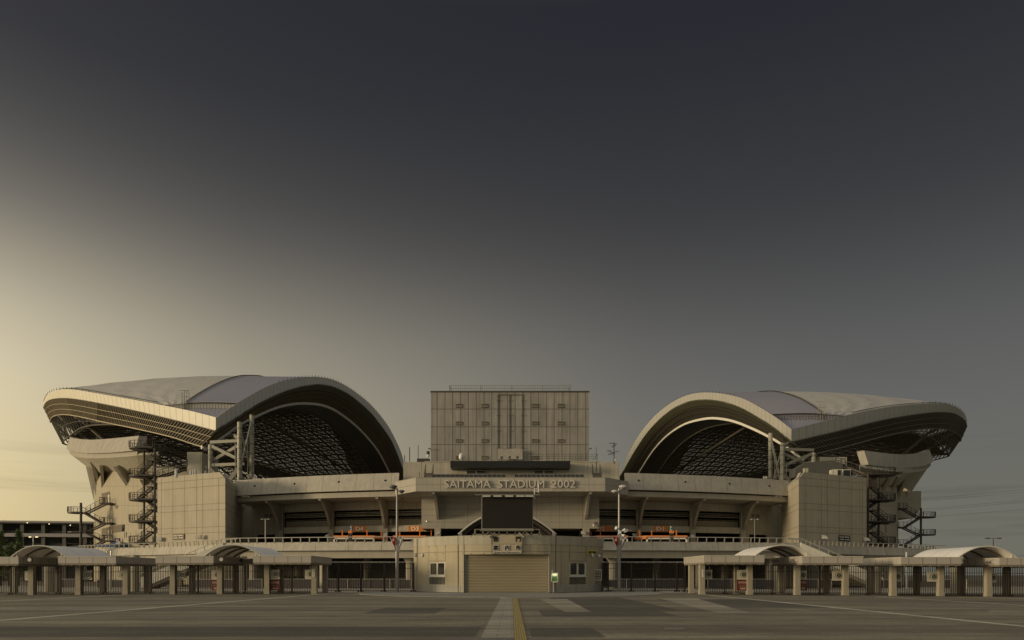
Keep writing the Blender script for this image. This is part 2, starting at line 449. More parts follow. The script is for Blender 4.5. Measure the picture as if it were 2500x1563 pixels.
def sheet(m, pts_rows, dz=0.0):
    m.grid([[ (x, y, gz(x)+dz) for (x, y) in r] for r in pts_rows]); return m
xs = [-400,-120,-60,-40,-30,-18,-10,0,10,16,24,32,44,60,120,400]
ys = [-60,0,10,20,30,40,50,60,70,90,130,200,400]
m = MB(); sheet(m, [[(x,y) for x in xs] for y in ys]); m.done('ground', 'paving_brown', kind='structure')
m = MB(); m.grid([[(x,y,-.35) for x in (-4000,-390,390,4000)] for y in (-60,395,4000)]); m.done('terrain', 'far_ground', kind='structure')
m = MB()
for (xa, ya, xb, yb, wd) in ((-18.1,24,-15.75,64.5,.42),(-32.4,30,-32.3,61.5,.42),(16.0,18,15.6,62.6,.40),(28.6,30,28.6,58,.38)):
    n = 12
    l = [(lerp(xa,xb,k/n)-wd/2, lerp(ya,yb,k/n)) for k in range(n+1)]
    r = [(lerp(xa,xb,k/n)+wd/2, lerp(ya,yb,k/n)) for k in range(n+1)]
    sheet(m, [l, r], .004)
m.done('paved_line_markings', 'paving_line', kind='structure')
m = MB(); sheet(m, [[(-.80,18.7),(.05,18.7)],[(-.81,52.2),(.05,52.2)]], .004); m.done('path', 'paving_path', kind='structure')
m = MB(); sheet(m, [[(.06,9),(.38,9)],[(.06,60),(.38,60)]], .008); m.done('tactile_paving', 'tactile', kind='structure')
def gq(m, pts, dz=.004):
    q = []
    for px, py in pts:
        Yq = EYE*F/(py-HZ); q.append((PX(px,Yq), Yq, gz(PX(px,Yq))+dz))
    m.quad(*q)
m = MB()
gq(m, [(1378,1494),(1443,1494),(1385,1463),(1318,1463)]); gq(m, [(1752,1497),(1835,1497),(1702,1462),(1610,1462)]); gq(m, [(1622,1537),(1672,1537),(1668,1533),(1622,1533)])
gq(m, [(0,1490),(330,1490),(420,1482),(0,1482)]); gq(m, [(1962,1492),(2500,1492),(2500,1487),(1900,1487)])
m.done('pale_paving', 'paving_patch', kind='structure')
m = MB()
for x0, x1, y0, y1 in ((-16,-.95,19.0,22.8),(.5,19,18.9,22.3),(1.2,6.5,28.6,33.2),(2.6,7.6,33.2,52),(-6.2,-3.2,30.5,36),(9.5,16,36,49)):
    sheet(m, [[(x0,y0),(x1,y0)],[(x0,y1),(x1,y1)]], .0025)
m.done('dark_paving', 'paving_dark', kind='structure')
m = MB(); sheet(m, [[(-30,9),(0.04,9)],[(-30,18.6),(0.04,18.6)]], .003); sheet(m, [[(.40,9),(30,9)],[(.40,18.6),(30,18.6)]], .003)
m.done('kerb_paving', 'paving_kerb', kind='structure')
# apron round the booth, 3 cm proud of the plaza
m = MB(); pts = []
for k in range(41):
    a = -math.pi/2 + math.pi*k/40
    pts.append((-.1+13.2*math.sin(a), 65.2-13.0*math.cos(a), .004))
pts = [(x, y, .03) for x, y, z in pts] + [(14.5,72,.03),(-14.5,72,.03)]
m.prism(pts, (0,0,-.06)); m.done('pavement', 'paving_apron', kind='structure')
# paler paving beyond the gates
m = MB(); sheet(m, [[(x,66.5) for x in xs[1:-1]],[(x,92) for x in xs[1:-1]],[(x,118) for x in xs[1:-1]]], .004); m.done('inner_paving', 'paving_inner', kind='structure')
# ================================================================ the stadium (one building)
st = thing('stadium', (0, 118, 0), 'large beige concrete stadium with two arched roofs, a square panelled tower and raised lettering', 'stadium')
AX = -.05                                                           # its axis of symmetry
def Yf(x): return 117.9 + .0048*x*x                                  # plan of the ring parapet
def Yw(x): return Yf(x) + 8.0                                        # plan of the wall behind it
def rng(a, b, n): return [lerp(a, b, k/n) for k in range(n+1)]
EPS = .006
for sgn in (-1, 1):
    xr = rng(18.3, 48.4, 24)
    if sgn > 0: pass
    X_ = [sgn*x for x in xr]
    if sgn < 0: X_ = X_[::-1]
    # sloped parapet panels
    m = MB()
    m.slab([[(x, Yf(x)-1.2, 15.3) for x in X_], [(x, Yf(x), 18.15) for x in X_]], (0, .5, 0))
    m.done('parapet', 'facade_concrete', st)
    # small round drain mouths in the panels
    for dx in (20.5, 28.5, 36.5, 44.2):
        x = sgn*dx
        MB().tube((x, Yf(x)-.62, 16.9), (x, Yf(x)-.35, 16.9), .17, 8).done('drain', 'dark_void', st)
    m = MB()
    m.slab([[(x, Yf(x)-.55, 14.3) for x in X_], [(x, Yf(x)-.55, 15.12) for x in X_]], (0, .6, 0)); m.done('ring_beam', 'plain_concrete', st)
    m = MB()   # soffit and gallery floors
    for z0, th in ((14.36, .35),):
        m.slab([[(x, Yf(x)+.05, z0) for x in X_], [(x, Yw(x)+.4, z0) for x in X_]], (0, 0, th))
    m.done('soffit', 'shade_concrete', st)
    # terrace floor behind the parapet (carries the seats, hides the void)
    m = MB(); m.slab([[(x, Yf(x)+.5, 17.0) for x in X_], [(x, Yf(x)+22, 15.0) for x in X_]], (0,0,-.4)); m.done('terrace', 'plain_concrete', st)
    # wall with openings
    def wallgrid(x0, x1, z0, z1, name='wall', mm='shade_concrete', off=0.0, th=.5, props=None):
        n = max(2, int(abs(x1-x0)/1.5)); X = rng(x0, x1, n)
        if sgn < 0: X = [-x for x in X][::-1]
        m = MB(); m.slab([[(x, Yw(x)+off, z0) for x in X], [(x, Yw(x)+off, z1) for x in X]], (0, th, 0)); return m
    cols = [12.0, 22.0, 32.0, 42.0]
    m = MB()
    parts = []
    for a, b in ((12.45, 21.55), (22.45, 31.55), (32.45, 41.55)):
        parts.append((a, b, 12.98, 14.35)); parts.append((a, b, 9.1, 10.2))
    parts += [(42.45, 50.6, 9.0, 14.35), (42.45, 43.4, 5, 9.0), (47.2, 50.6, 5, 9.0)]
    for a, b, z0, z1 in parts:
        wallgrid(a, b, z0, z1).done('wall', 'shade_concrete', st)
    for a, b in ((12.45, 21.55), (22.45, 31.55), (32.45, 41.55)):
        # dark gallery behind each opening with its tiled upstand, pipes and rails
        q = wallgrid(a+.3, b, 10.2, 11.35, off=1.2, th=.2); q.done('upstand', MATS['tile_upstand'] if 'tile_upstand' in MATS else mat('tile_upstand', (.30,.27,.2), .6, joints=(.72,.3,.03), jcol=.55, noise=.08), st)
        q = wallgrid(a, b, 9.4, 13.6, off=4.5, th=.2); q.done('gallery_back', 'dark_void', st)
        X = rng(a, b, 6); X = [sgn*x for x in X]
        m = MB()
        for zz, oo, rr in ((12.35, .9, .07), (12.05, .7, .09), (12.7, 1.6, .1)):
            m.path([(x, Yw(x)+oo, zz) for x in X], rr, 5)
        m.done('pipe', 'pillar_steel', st)
        m = MB(); m.path([(x, Yw(x)+1.3, 11.55) for x in X], .05, 4)
        for x in rng(a+.4, b-.2, 9): m.beam((sgn*x, Yw(x)+1.3, 11.3), (sgn*x, Yw(x)+1.3, 11.55), .05)
        m.done('rail', 'brace_steel', st)
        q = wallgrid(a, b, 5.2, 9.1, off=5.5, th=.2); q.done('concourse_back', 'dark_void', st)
        m = MB(); X2 = rng(a, b, 6); X2 = [sgn*x for x in X2]; X2.sort()
        m.slab([[(x, Yw(x)+.02, 9.75) for x in X2], [(x, Yw(x)+5, 9.75) for x in X2]], (0,0,-.3)); m.done('gallery_floor', 'plain_concrete', st)
    # small louvred window in the blank bay
    for wx in (44.15, 45.15):
        m = MB(); x = sgn*wx; m.box(x-.42, x+.42, Yw(x)-.05, Yw(x)+.15, 12.1, 12.85); f = m.done('window', 'window_frame', st)
        m = MB(); m.box(x-.37, x+.37, Yw(x)-.09, Yw(x)+.1, 12.16, 12.79); m.done('pane', 'grille_grey', f)
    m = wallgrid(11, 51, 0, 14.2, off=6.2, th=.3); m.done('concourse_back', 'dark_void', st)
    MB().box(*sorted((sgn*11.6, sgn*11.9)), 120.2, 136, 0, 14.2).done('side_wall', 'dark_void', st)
    # columns and curved brackets
    for cx in cols:
        x = sgn*cx; yw = Yw(x)
        MB().box(x-.45, x+.45, yw-.55, yw+.35, .0, 14.3).done('column', 'plain_concrete', st)
        y0 = 112.5 if cx == 12 else Yf(x)-.3
        if cx == 12: yw = 120.4
        prof = [(yw-.5, 9.6 if cx != 12 else 10.6), (yw-.5, 14.28), (y0, 14.28), (y0, 14.0)]
        n = 7
        for k in range(1, n):
            t = k/n
            prof.append((lerp(y0, yw-1.1, t**.72), lerp(14.0, 9.6 if cx != 12 else 10.6, t**1.45)))
        # brackets splay towards the middle at their foot, as the radial frames do
        m = MB(); m.prism([(x-.2, y, z) for y, z in prof], (.40, 0, 0)); m.done('bracket', 'plain_concrete', st)
        if cx == 12:
            MB().box(x-.5, x+.5, 118.9, 119.9, 0, 9.2).done('column', 'plain_concrete', st)
    # corner block
    x0, x1 = 45.9, 60.3
    def cb(p): return (sgn*p[0]+AX*0, p[1], p[2])
    top = 18.15
    a, b, c, d = (45.9,118.0), (60.3,125.4), (63.5,140), (49.2,134.5)
    m = MB()
    # front face with its chamfered top corner, then side, back, far end and roof
    fr = [(45.9,118.0,0),(60.3,125.4,0),(60.3,125.4,top),(47.0,118.57,top),(45.9,118.0,17.0)]
    def uvf(p): return (math.hypot(p[0]-45.9, p[1]-118.0), p[2]+.3)
    pts = [cb(p) for p in fr]; uvs = [uvf(p) for p in fr]
    if sgn < 0: pts = pts[::-1]; uvs = uvs[::-1]
    m.poly(pts, uvs)
    sd_ = [(45.9,118.0,0),(45.9,118.0,17.0),(49.2,134.5,17.0),(49.2,134.5,0)]
    m.poly([cb(p) for p in sd_], [(math.hypot(p[0]-45.9, p[1]-118), p[2]+.3) for p in sd_])
    m.quad(cb((45.9,118,17.0)), cb((47.0,118.57,top)), cb((50.3,134.5,top)), cb((49.2,134.5,17.0)))
    m.quad(cb((47.0,118.57,top)), cb((60.3,125.4,top)), cb((63.5,140,top)), cb((50.3,134.5,top)))
    m.quad(cb((60.3,125.4,0)), cb((63.5,140,0)), cb((63.5,140,top)), cb((60.3,125.4,top)))
    m.quad(cb((63.5,140,0)), cb((49.2,134.5,0)), cb((49.2,134.5,17)), cb((63.5,140,top)))
    m.done('corner_block', 'block_panels', st)
    # panel joints: recess lines 4 mm proud of the face, as dark sealant
    m = MB(); fx, fy = 60.3-45.9, 125.4-118.0; fl_ = math.hypot(fx,fy); nx, ny = fy/fl_, -fx/fl_
    def onface(t, z, o=.004): return (sgn*(45.9+fx*t-nx*0+nx*o*0 - (fy/fl_)*(-o)*0), 118.0+fy*t-o*1.2, z)
    zs_ = (17.2,16.0,13.14,12.15,9.4,8.48)
    for z in zs_:
        m.prism([onface(0,z-.03),onface(1,z-.03),onface(1,z+.03),onface(0,z+.03)],(0,-.012,0))
        a_, b_ = (sgn*45.9,118.0,z), (sgn*49.2,134.5,z); o_ = -sgn*.004
        m.prism([(a_[0]+o_,a_[1],z-.03),(b_[0]+o_,b_[1],z-.03),(b_[0]+o_,b_[1],z+.03),(a_[0]+o_,a_[1],z+.03)],(-sgn*.012,0,0))
    for px in (534,495,480,451,422,394):
        q = (1250-px)/F; k_ = fy/fx; y = (118-k_*45.9)/(1-k_*q); t = (q*y-45.9)/fx
        m.prism([onface(t-.0022,0),onface(t+.0022,0),onface(t+.0022,17.2 if px==534 else 18.1),onface(t-.0022,17.2 if px==534 else 18.1)],(0,-.012,0))
    m.done('panel_joints', 'joint_dark', st)
    # folded cappings where the block meets the ring
    m = MB()
    for q in (([(46.1,118.9,17.1),(47.6,121.5,18.5),(48.6,122.3,17.6),(48.2,121.0,16.2)]), ([(47.6,123.8,17.2),(49.3,126.6,18.1),(50.3,127.3,17.3),(49.0,125,16.4)])):
        m.prism([cb(p) for p in q], (sgn*.2, 1.6, .1))
    m.done('capping', 'plain_concrete', st)

# ---- central mass with the name
def NX(px): return px
m = MB()
m.slab([[(x, 120, 9.15) for x in (-14.75, 0, 14.2)], [(x, 120, 14.4) for x in (-14.75, 0, 14.2)]], (0, 9, 0))
m.done('wall', 'name_panels', st)
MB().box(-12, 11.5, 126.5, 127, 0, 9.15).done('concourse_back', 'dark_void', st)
plan = [(-18.6,117.2),(-14.6,112.0),(14.15,112.0),(18.5,117.2)]
m = MB()
for (ax, ay), (bx, by) in zip(plan, plan[1:]):
    L_ = math.hypot(bx-ax, by-ay)
    m.quad((ax,ay,14.3),(bx,by,14.3),(bx,by,16.45),(ax,ay,16.45), ((0,.02),(L_,.02),(L_,2.17),(0,2.17)))
m.poly([(x,y,16.45) for x,y in plan] + [(18.5,124,16.45),(-18.6,124,16.45)])
m.poly(([(x,y,14.3) for x,y in plan] + [(18.5,121,14.3),(-18.6,121,14.3)])[::-1])
m.done('name_band', 'name_panels', st)
for txt, pa, pb in (('SAITAMA', 1086, 1198), ('STADIUM', 1216.5, 1328.5), ('2002', 1346, 1404)):
    a, b = PX(pa, 111.9), PX(pb, 111.9)
    words('letters', txt, 1.62, ((a+b)/2, 111.82, PZ(1182.3, 111.9)), 'letter_metal', st, depth=.34, width=b-a, bold=0)
# upper block
m = MB()
m.slab([[(x,122,14.0) for x in (-18,0,17.8)],[(x,122,20.3) for x in (-18,0,17.8)]], (0,6,0)); m.done('upper_block', 'facade_concrete', st)
m = MB(); m.box(-9.95,9.4,118.9,122.2,18.95,20.0); m.done('canopy_slab', 'black_sheet', st)
for a, b in ((1138,1187),(1303,1352)):
    x0, x1 = PX(a,122), PX(b,122); f = MB().box(x0,x1,121.8,122.1,PZ(1159,122),PZ(1149.5,122)).done('window','window_frame',st)
    for c, d in ((x0+.08,(x0+x1)/2-.1),((x0+x1)/2+.1,x1-.08)): MB().box(c,d,121.74,121.95,PZ(1158,122),PZ(1150.6,122)).done('pane','glass_dark',f)
for a, b in ((1056,1235),(1256,1425)):
    m = MB(); x0, x1 = PX(a,115), PX(b,115); n = 16
    m.hexa([(x0,113.2,16.5),(x1,113.2,16.5),(x1,116.2,16.5),(x0,116.2,16.5),(x0,115.2,17.3),(x1,115.2,17.3),(x1,116.2,17.3),(x0,116.2,17.3)])
    m.done('louvre_panel', 'black_sheet', st)
    m = MB()
    for k in range(n+1):
        x = lerp(x0,x1,k/n); m.beam((x,113.15,16.5),(x,115.18,17.34),.05)
    m.beam((x0,115.15,17.36),(x1,115.15,17.36),.06); m.done('rail','brace_steel',st)
for cx_ in (1047, 1457):
    x = PX(cx_, 116); m = MB(); s_ = -1 if cx_ < 1250 else 1
    for k in range(6): m.box(x-.6,x+.6,115+.3*k,115.3+.3*k,16.5+.22*k,16.6+.22*k)
    for e in (-.6,.6):
        m.beam((x+e,115,16.5),(x+e,117,18.0),.12); m.path([(x+e,114.8,16.5),(x+e,114.8,17.6),(x+e,117,19.2),(x+e,117,17.6)],.04,5); m.path([(x+e,114.8,17.1),(x+e,117,18.6)],.03,5)
    m.done('roof_stair','stair_steel',st)
MB().box(PX(1014,113),PX(1024,113),112.6,113.3,16.45,17.3).done('cabinet','plain_concrete',st)
# tower
TY = 127.0; tx0, tx1, tz1 = PX(1052,TY), PX(1438,TY), PZ(958,TY)
m = MB()
m.quad((tx0,TY,20),(tx1,TY,20),(tx1,TY,tz1),(tx0,TY,tz1), ((.27,2.06),(tx1-tx0+.27,2.06),(tx1-tx0+.27,tz1-17.94),(.27,tz1-17.94)))
m.quad((tx1,TY,20),(tx1,TY+9,20),(tx1,TY+9,tz1),(tx1,TY,tz1)); m.quad((tx0,TY+9,20),(tx0,TY,20),(tx0,TY,tz1),(tx0,TY+9,tz1))
m.quad((tx1,TY+9,20),(tx0,TY+9,20),(tx0,TY+9,tz1),(tx1,TY+9,tz1)); m.quad((tx0,TY,tz1),(tx1,TY,tz1),(tx1,TY+9,tz1),(tx0,TY+9,tz1))
m.done('tower', 'tower_panels', st)
MB().box(tx0-.08,tx1+.08,TY-.1,TY+9.1,tz1,tz1+.22).done('coping','dark_rail',st)
mat('tower_vent',(0.15,0.135,0.105),.6,noise=.05)
for r, (ya, yb) in enumerate(((987,996),(1030,1038.5),(1073,1081),(1114,1122))):
    for c, (xa, xb) in enumerate(((1113,1129),(1175.5,1191.5),(1298,1314.5),(1361,1377))):
        if r == 3 and c == 3: continue
        x0,x1,z0,z1 = PX(xa,TY),PX(xb,TY),PZ(yb,TY),PZ(ya,TY)
        m = MB(); m.box(x0,x1,TY-.10,TY+.1,z0,z1); m.done('vent','tower_vent',st)
        m = MB(); m.box(x0,x1,TY-.2,TY-.10,z0+.08,z0+.2); m.box(x0,x1,TY-.22,TY-.1,z1-.06,z1+.02); m.done('vent_sill','tower_panels',st)
m = MB()   # tall hoist doors
x0,x1 = PX(1215.5,TY),PX(1275,TY); xm = PX(1244,TY)
m.box(x0,x1,TY-.16,TY,PZ(965,TY),PZ(963,TY)); m.box(x0-.05,x0+.05,TY-.12,TY,PZ(1097,TY),PZ(963,TY)); m.box(x1-.08,x1+.08,TY-.14,TY,PZ(1097,TY),PZ(963,TY))
m.box(xm-.07,xm+.07,TY-.14,TY,PZ(1097,TY),PZ(963,TY)); m.box(x0,x1,TY-.14,TY,PZ(1098,TY),PZ(1096.5,TY))
for py in (978,1014,1052,1094):
    for x in (x0,xm,x1): m.cbox((x,TY-.2,PZ(py,TY)),.3,.2,.14)
m.done('hoist_door','tower_vent',st)
m = MB()   # railing on the tower roof
x0,x1,z0,z1 = PX(1098,TY+1),PX(1392,TY+1),tz1+.2,PZ(941,TY+1)
for z in (z1,(z0+z1)/2+.1): m.tube((x0,TY+1,z),(x1,TY+1,z),.035,5)
n = 66
for k in range(n+1): m.beam((lerp(x0,x1,k/n),TY+1,z0),(lerp(x0,x1,k/n),TY+1,z1),.045 if k%17 else .13)
for x in (x0,x1): m.tube((x,TY+1,z1),(x,TY+7,z1),.04,5); m.beam((x,TY+1,z0),(x,TY+1,z1),.12)
m.done('railing','pillar_steel',st)
# terrace beneath the tower and side railing
MB().box(PX(1040,124),PX(1460,124),121.9,135,20.3,20.42).done('roof_terrace','plain_concrete',st)
m = MB(); x0,x1 = PX(1284,124),PX(1459,124); zt = PZ(1109,124)
for z in (zt,zt-.35,zt-.7): m.tube((x0,124,z),(x1,124,z),.025,4)
for k in range(14): x = lerp(x0,x1,k/13); m.beam((x,124,20.4),(x,124,zt),.04)
m.tube((x1,124,zt),(x1,130,zt),.04,4); m.done('railing','dark_rail',st)
mat('soffit_rail',(0.50,0.42,0.28),.6,noise=.05)
mat('strut_steel',(0.14,0.125,0.09),.6,noise=.05)
# ================================================================ the two arched roofs
def roof(side, corner, o_top, o_bot, lip_o, low_pt, i_top, i_bot, lip_i, i_dark, Y0, label):
    """side -1 west, +1 east. The inner edge runs straight back over the pitch, the outer one bulges outwards."""
    s = side
    xi0 = abs(corner[0]-CX)*Y0/F
    def x_in(Y): return s*(xi0 - .084*(Y-Y0))
    def Yof(px):    # depth at which the inner edge crosses this pixel column
        return (xi0 + .084*Y0)/(abs(px-CX)/F + .084)
    YC, YE = Y0+100, Y0+200
    def zcurve(tab):     # traced inner curve -> z(Y), mirrored behind the middle where the picture shows nothing
        tab = smooth(tab, 4)
        pts = [(Yof(px), PZ(py, Yof(px))) for px, py in tab]; pts.sort()
        last = pts[-1]
        # beyond the last traced point go on falling to the far corner
        zc = pts[0][1]
        for k in range(1, 6): 
            t = k/5; pts.append((lerp(last[0], YE, t), lerp(last[1], zc, t**1.15)))
        return pts
    it, ib, il, idk = zcurve(i_top), zcurve(i_bot), zcurve(lip_i), zcurve(i_dark)
    # outer curves: table rows px, Y
    Yt = [(0,0),(.25,7),(.42,14),(.60,23),(.76,33),(.84,40),(.90,48),(.95,57),(.98,64),(1.0,70)]
    def ocurve(tab):
        """traced points (px,py) with arc fraction -> (Y, x, z)"""
        tab = smooth(tab, 4)
        d = [0]
        for a, b in zip(tab, tab[1:]): d.append(d[-1]+math.hypot(a[0]-b[0], a[1]-b[1]))
        ext = max(abs(p[0]-CX) for p in tab); c0 = abs(tab[0][0]-CX)
        out = []; prevY = -1
        for (px, py), l in zip(tab, d):
            fr = l/d[-1]
            Y = Y0 + interp(Yt, min(1, fr))[0] if False else Y0 + interp([(a, b) for a, b in Yt], fr)[0]
            Y = max(Y, prevY+.01); prevY = Y
            out.append((Y, PX(px, Y), PZ(py, Y)))
        return out
    def mirror_far(pts):
        """complete the outer curve to the far corner"""
        Yl, xl, zl = pts[-1]
        out = list(pts)
        bl = xl - x_in(Yl)
        for k in range(1, 5):
            t = k/4; out.append((lerp(Yl, 2*YC-Yl, t), x_in(lerp(Yl,2*YC-Yl,t)) + bl*(1+.03*math.sin(math.pi*t)), zl+ .4*math.sin(math.pi*t)))
        for Y, x, z in reversed(pts[:-1]):
            Ym = 2*YC - Y
            if Ym <= out[-1][0]: continue
            out.append((Ym, x_in(Ym) + (x - x_in(Y)), z))
        return out
    ot, ob_, lo = mirror_far(ocurve(o_top)), mirror_far(ocurve(o_bot)), mirror_far(ocurve(lip_o))
    NY = 72
    YS = [Y0 + 200*(.5-.5*math.cos(math.pi*k/NY)) for k in range(NY+1)]
    def at(tab, Y): return interp(tab, Y)
    def O(tab, Y, dx=0, dz=0):
        x, z = at(tab, Y); return (x - s*0 + dx, Y, z+dz)
    def I(tab, Y, inset=0, dz=0):
        (z,) = at(tab, Y); return (x_in(Y) + s*inset, Y, z+dz)
    root = MB().box(x_in(YC)+s*20-.3, x_in(YC)+s*20+.3, Y0+30, YE-30, 44, 44.6).done('roof', 'lattice_paint', st, label=label)
    # fascias
    m = MB(); m.slab([[O(ob_,Y) for Y in YS],[O(ot,Y) for Y in YS]], (0, .5, 0)); m.done('fascia', 'fascia_west' if s<0 else 'fascia_dimmed', root)
    m = MB(); m.slab([[I(ib,Y) for Y in YS],[I(it,Y) for Y in YS]], (s*.5, .6, 0)); m.done('fascia', 'fascia_arch_lifted' if s<0 else 'fascia_dimmed', root)
    # inner soffit: green strip, slatted strip, lip
    def between(A, B, t): return tuple(lerp(a, b, t) for a, b in zip(A, B))
    ins = 5.0
    def innerS(Y, t):     # 0 fascia foot .. 1 lip
        zb = at(ib,Y)[0]; zl = at(il,Y)[0]
        g_ = .55+.45*min(1, max(0,(Y-Y0)/12))
        return (x_in(Y)+s*ins*t*g_, Y, lerp(zb, zl, t))
    # lip height measured on the plane set back by ins: recompute from the picture
    il2 = []
    for px, py in smooth(lip_i, 4):
        # inner lip runs at x_in + s*ins*g ; find the depth that matches the column
        Y = Yof(px)
        for _ in range(12):
            xx = abs(x_in(Y)+s*ins*(.55+.45*min(1,max(0,(Y-Y0)/12)))); Y = .5*Y + .5*(xx*F/max(1,abs(px-CX)))
        il2.append((Y, PZ(py, Y)))
    il2.sort(); last = il2[-1]
    for k in range(1, 6): t=k/5; il2.append((lerp(last[0], YE, t), lerp(last[1], at(ib,YE)[0]-4, t**1.15)))
    il = il2
    YI = [Y for Y in YS if Y >= Y0]
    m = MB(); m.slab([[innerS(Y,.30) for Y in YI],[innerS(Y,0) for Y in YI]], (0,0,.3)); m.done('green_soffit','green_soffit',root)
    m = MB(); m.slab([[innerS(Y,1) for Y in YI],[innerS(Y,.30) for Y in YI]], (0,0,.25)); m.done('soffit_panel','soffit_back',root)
    def fine(n): return [Y0 + 200*k/n for k in range(n+1)]
    m = MB()
    for Y in fine(260):
        a, b = V(innerS(Y,.98)), V(innerS(Y,.32)); m.beam(a+V((0,0,-.12)), b+V((0,0,-.12)), .13, .2)
    for t in (.35,.65,.95):
        L3 = [tuple(V(innerS(Y,t))+V((0,0,-.3))) for Y in YS]; m.path(L3,.07,4)
    m.done('soffit_slats','soffit_slats' if s<0 else 'lattice_paint',root)
    m = MB(); m.slab([[tuple(V(innerS(Y,1))+V((-s*.15,0,-.82))) for Y in YI],[tuple(V(innerS(Y,1))+V((-s*.15,0,-.12))) for Y in YI]], (s*.3,.1,0)); m.done('lip','lip_paint',root)
    # dark solid underside next to the lip
    def dk(Y, t):
        a = V(innerS(Y,1)); g_ = min(1, max(0,(Y-Y0)/25))
        return tuple(a + V((s*6.5*t*g_, 0, -1.8*t*g_)))
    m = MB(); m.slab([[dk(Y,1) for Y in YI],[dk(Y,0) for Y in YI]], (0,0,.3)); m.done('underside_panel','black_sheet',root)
    # outer soffit: three slatted bands between fascia foot and lip
    def outS(Y, t):
        a = V(O(ob_,Y)); b = V(O(lo,Y)); return tuple(a.lerp(b,t))
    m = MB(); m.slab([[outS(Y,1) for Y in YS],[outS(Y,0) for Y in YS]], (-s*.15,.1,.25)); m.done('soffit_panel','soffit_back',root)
    m = MB()
    # slats evenly spaced along the curve
    pts = [V(outS(Y0+200*k/1200,.5)) for k in range(1201)]; acc = 0; nxt = 0
    for k in range(1, 620):
        acc += (pts[k]-pts[k-1]).length
        if acc >= nxt:
            nxt = acc + .78; Y = Y0+200*k/1200; Yb = Y + .9
            a, b = V(outS(Y,.02)), V(outS(min(Yb,YE),.98)); m.beam(a+V((s*.12,-.15,-.1)), b+V((s*.12,-.15,-.1)), .2, .12)
    m.done('soffit_slats','soffit_slats' if s<0 else 'lattice_paint',root)
    m = MB()
    for t, r in ((.33,.06),(.66,.06),(1.0,.12)):
        m.path([tuple(V(outS(Y,t))+V((s*.2,-.2,-.15))) for Y in YS], r, 5)
    m.done('soffit_rail','soffit_rail' if s<0 else 'strut_steel',root)
    # lattice underside
    low = {}
    def LOW(Y):
        a = V(O(lo,Y)); d = min(Y-Y0, YE-Y); k = max(0, min(1,(d-16)/46)); k = k*k*(3-2*k)
        return a + V((-s*3.2*k, 0, -low_pt*k))
    def LAT(Y, v, up=0):
        a = LOW(Y); b = V(dk(Y,1))
        p = a.lerp(b, v); p.z += 1.8*math.sin(math.pi*v) + up
        return p
    rows = int(200/4.6); 
    m = MB(); nv = 0
    gridY = [Y0+3+ (194)*k/rows for k in range(rows+1)]
    NV = 20
    node = {}
    def width(Y): return (LOW(Y)-V(dk(Y,1))).length
    # columns of the lattice keep a constant x spacing so that cells stay regular
    def LX(Y, x, up=0, rel=True):
        a = LOW(Y); b = V(dk(Y,1))
        if rel: x = b.x + x + s*.02
        t = (x-a.x)/(b.x-a.x) if abs(b.x-a.x) > .5 else 0
        if t < 0 or t > 1: return None
        return LAT(Y, t, up)
    STEP = 4.3
    xsn = [s*STEP*k for k in range(30)]
    for i, Y in enumerate(gridY):
        for j, x in enumerate(xsn):
            p = LX(Y, x)
            if p is None: continue
            q = LX(Y, xsn[j+1]) if j+1 < len(xsn) else None
            r = LX(gridY[i+1], x) if i+1 < len(gridY) else None
            d = LX(gridY[i+1], xsn[j+1]) if (i+1 < len(gridY) and j+1 < len(xsn)) else None
            up = LX(Y, x, 3.0)
            if q: m.beam(p, q, .34, .42)
            if r: m.beam(p, r, .42, .6)
            if q and r and d:
                c = (p+q+r+d)/4; cu = c+V((0,0,2.4))
                for e in (p,q,r,d): m.beam(e, c, .17)
                for e in (p,d): m.beam(e, cu, .12)
                for e in ((p+q)/2,(q+d)/2,(d+r)/2,(r+p)/2): m.beam(e, c, .16)
                for e in ((p*3+q)/4,(p+q*3)/4,(r*3+d)/4,(r+d*3)/4): m.beam(e, c, .15)
                if r: 
                    cr = LX(Y, xsn[j+1]+ (xsn[j+1]-x)/2)
                    if cr and i%2==0: m.beam(cu, (p+r)/2+V((0,0,2.6)), .2)
    m.done('roof_truss','lattice_paint',root, kind='stuff' if False else 'thing')
    # edge of the open grid on the outer side
    m = MB()
    for k in range(int(200/2.3)):
        Y = Y0 + 12 + k*2.2
        if Y > YE-12: break
        a, b = V(O(lo,Y)), LOW(Y)
        m.beam(a, b, .16); m.beam(LOW(Y), LOW(Y+2.2), .3)
        m.beam(a.lerp(b,.5), V(O(lo,Y+2.2)).lerp(LOW(Y+2.2),.5), .14); m.beam(a, LOW(Y+2.2), .12)
        for kk in (1,2,3,4): 
            if LX(Y, LOW(Y).x - s*1.6*kk, 0, False): m.beam(LX(Y, LOW(Y).x-s*1.6*kk, 0, False), LX(Y+2.2, LOW(Y+2.2).x-s*1.6*kk, 0, False) or LOW(Y+2.2), .14)
    m.done('edge_grid','lattice_paint',root)
    # upper shell
    def TOP(Y, v, up=0):
        a = V(O(ot,Y))+V((-s*.3,.2,0)); b = V(I(it,Y))+V((s*.35,.2,0)); p = a.lerp(b, v)
        k = min(1, max(0,(Y-Y0)/40)); k2 = min(1, max(0,(YE-Y)/40))
        p.z += (1.5*math.sin(math.pi*v) if 0<v<1 else 0)*min(k,k2) + up
        return tuple(p)
    def vs(Y):  # seam between white membrane and metal
        a, b = O(ot,Y)[0], I(it,Y)[0]
        return min(.97, max(.03, (s*66.3 - a)/(b - a))) if abs(b-a) > 1 else .5
    YA = Y0 + 9.5
    Yb = [Y for Y in YS if Y > YA]
    Yb = [YA] + Yb
    n = 8
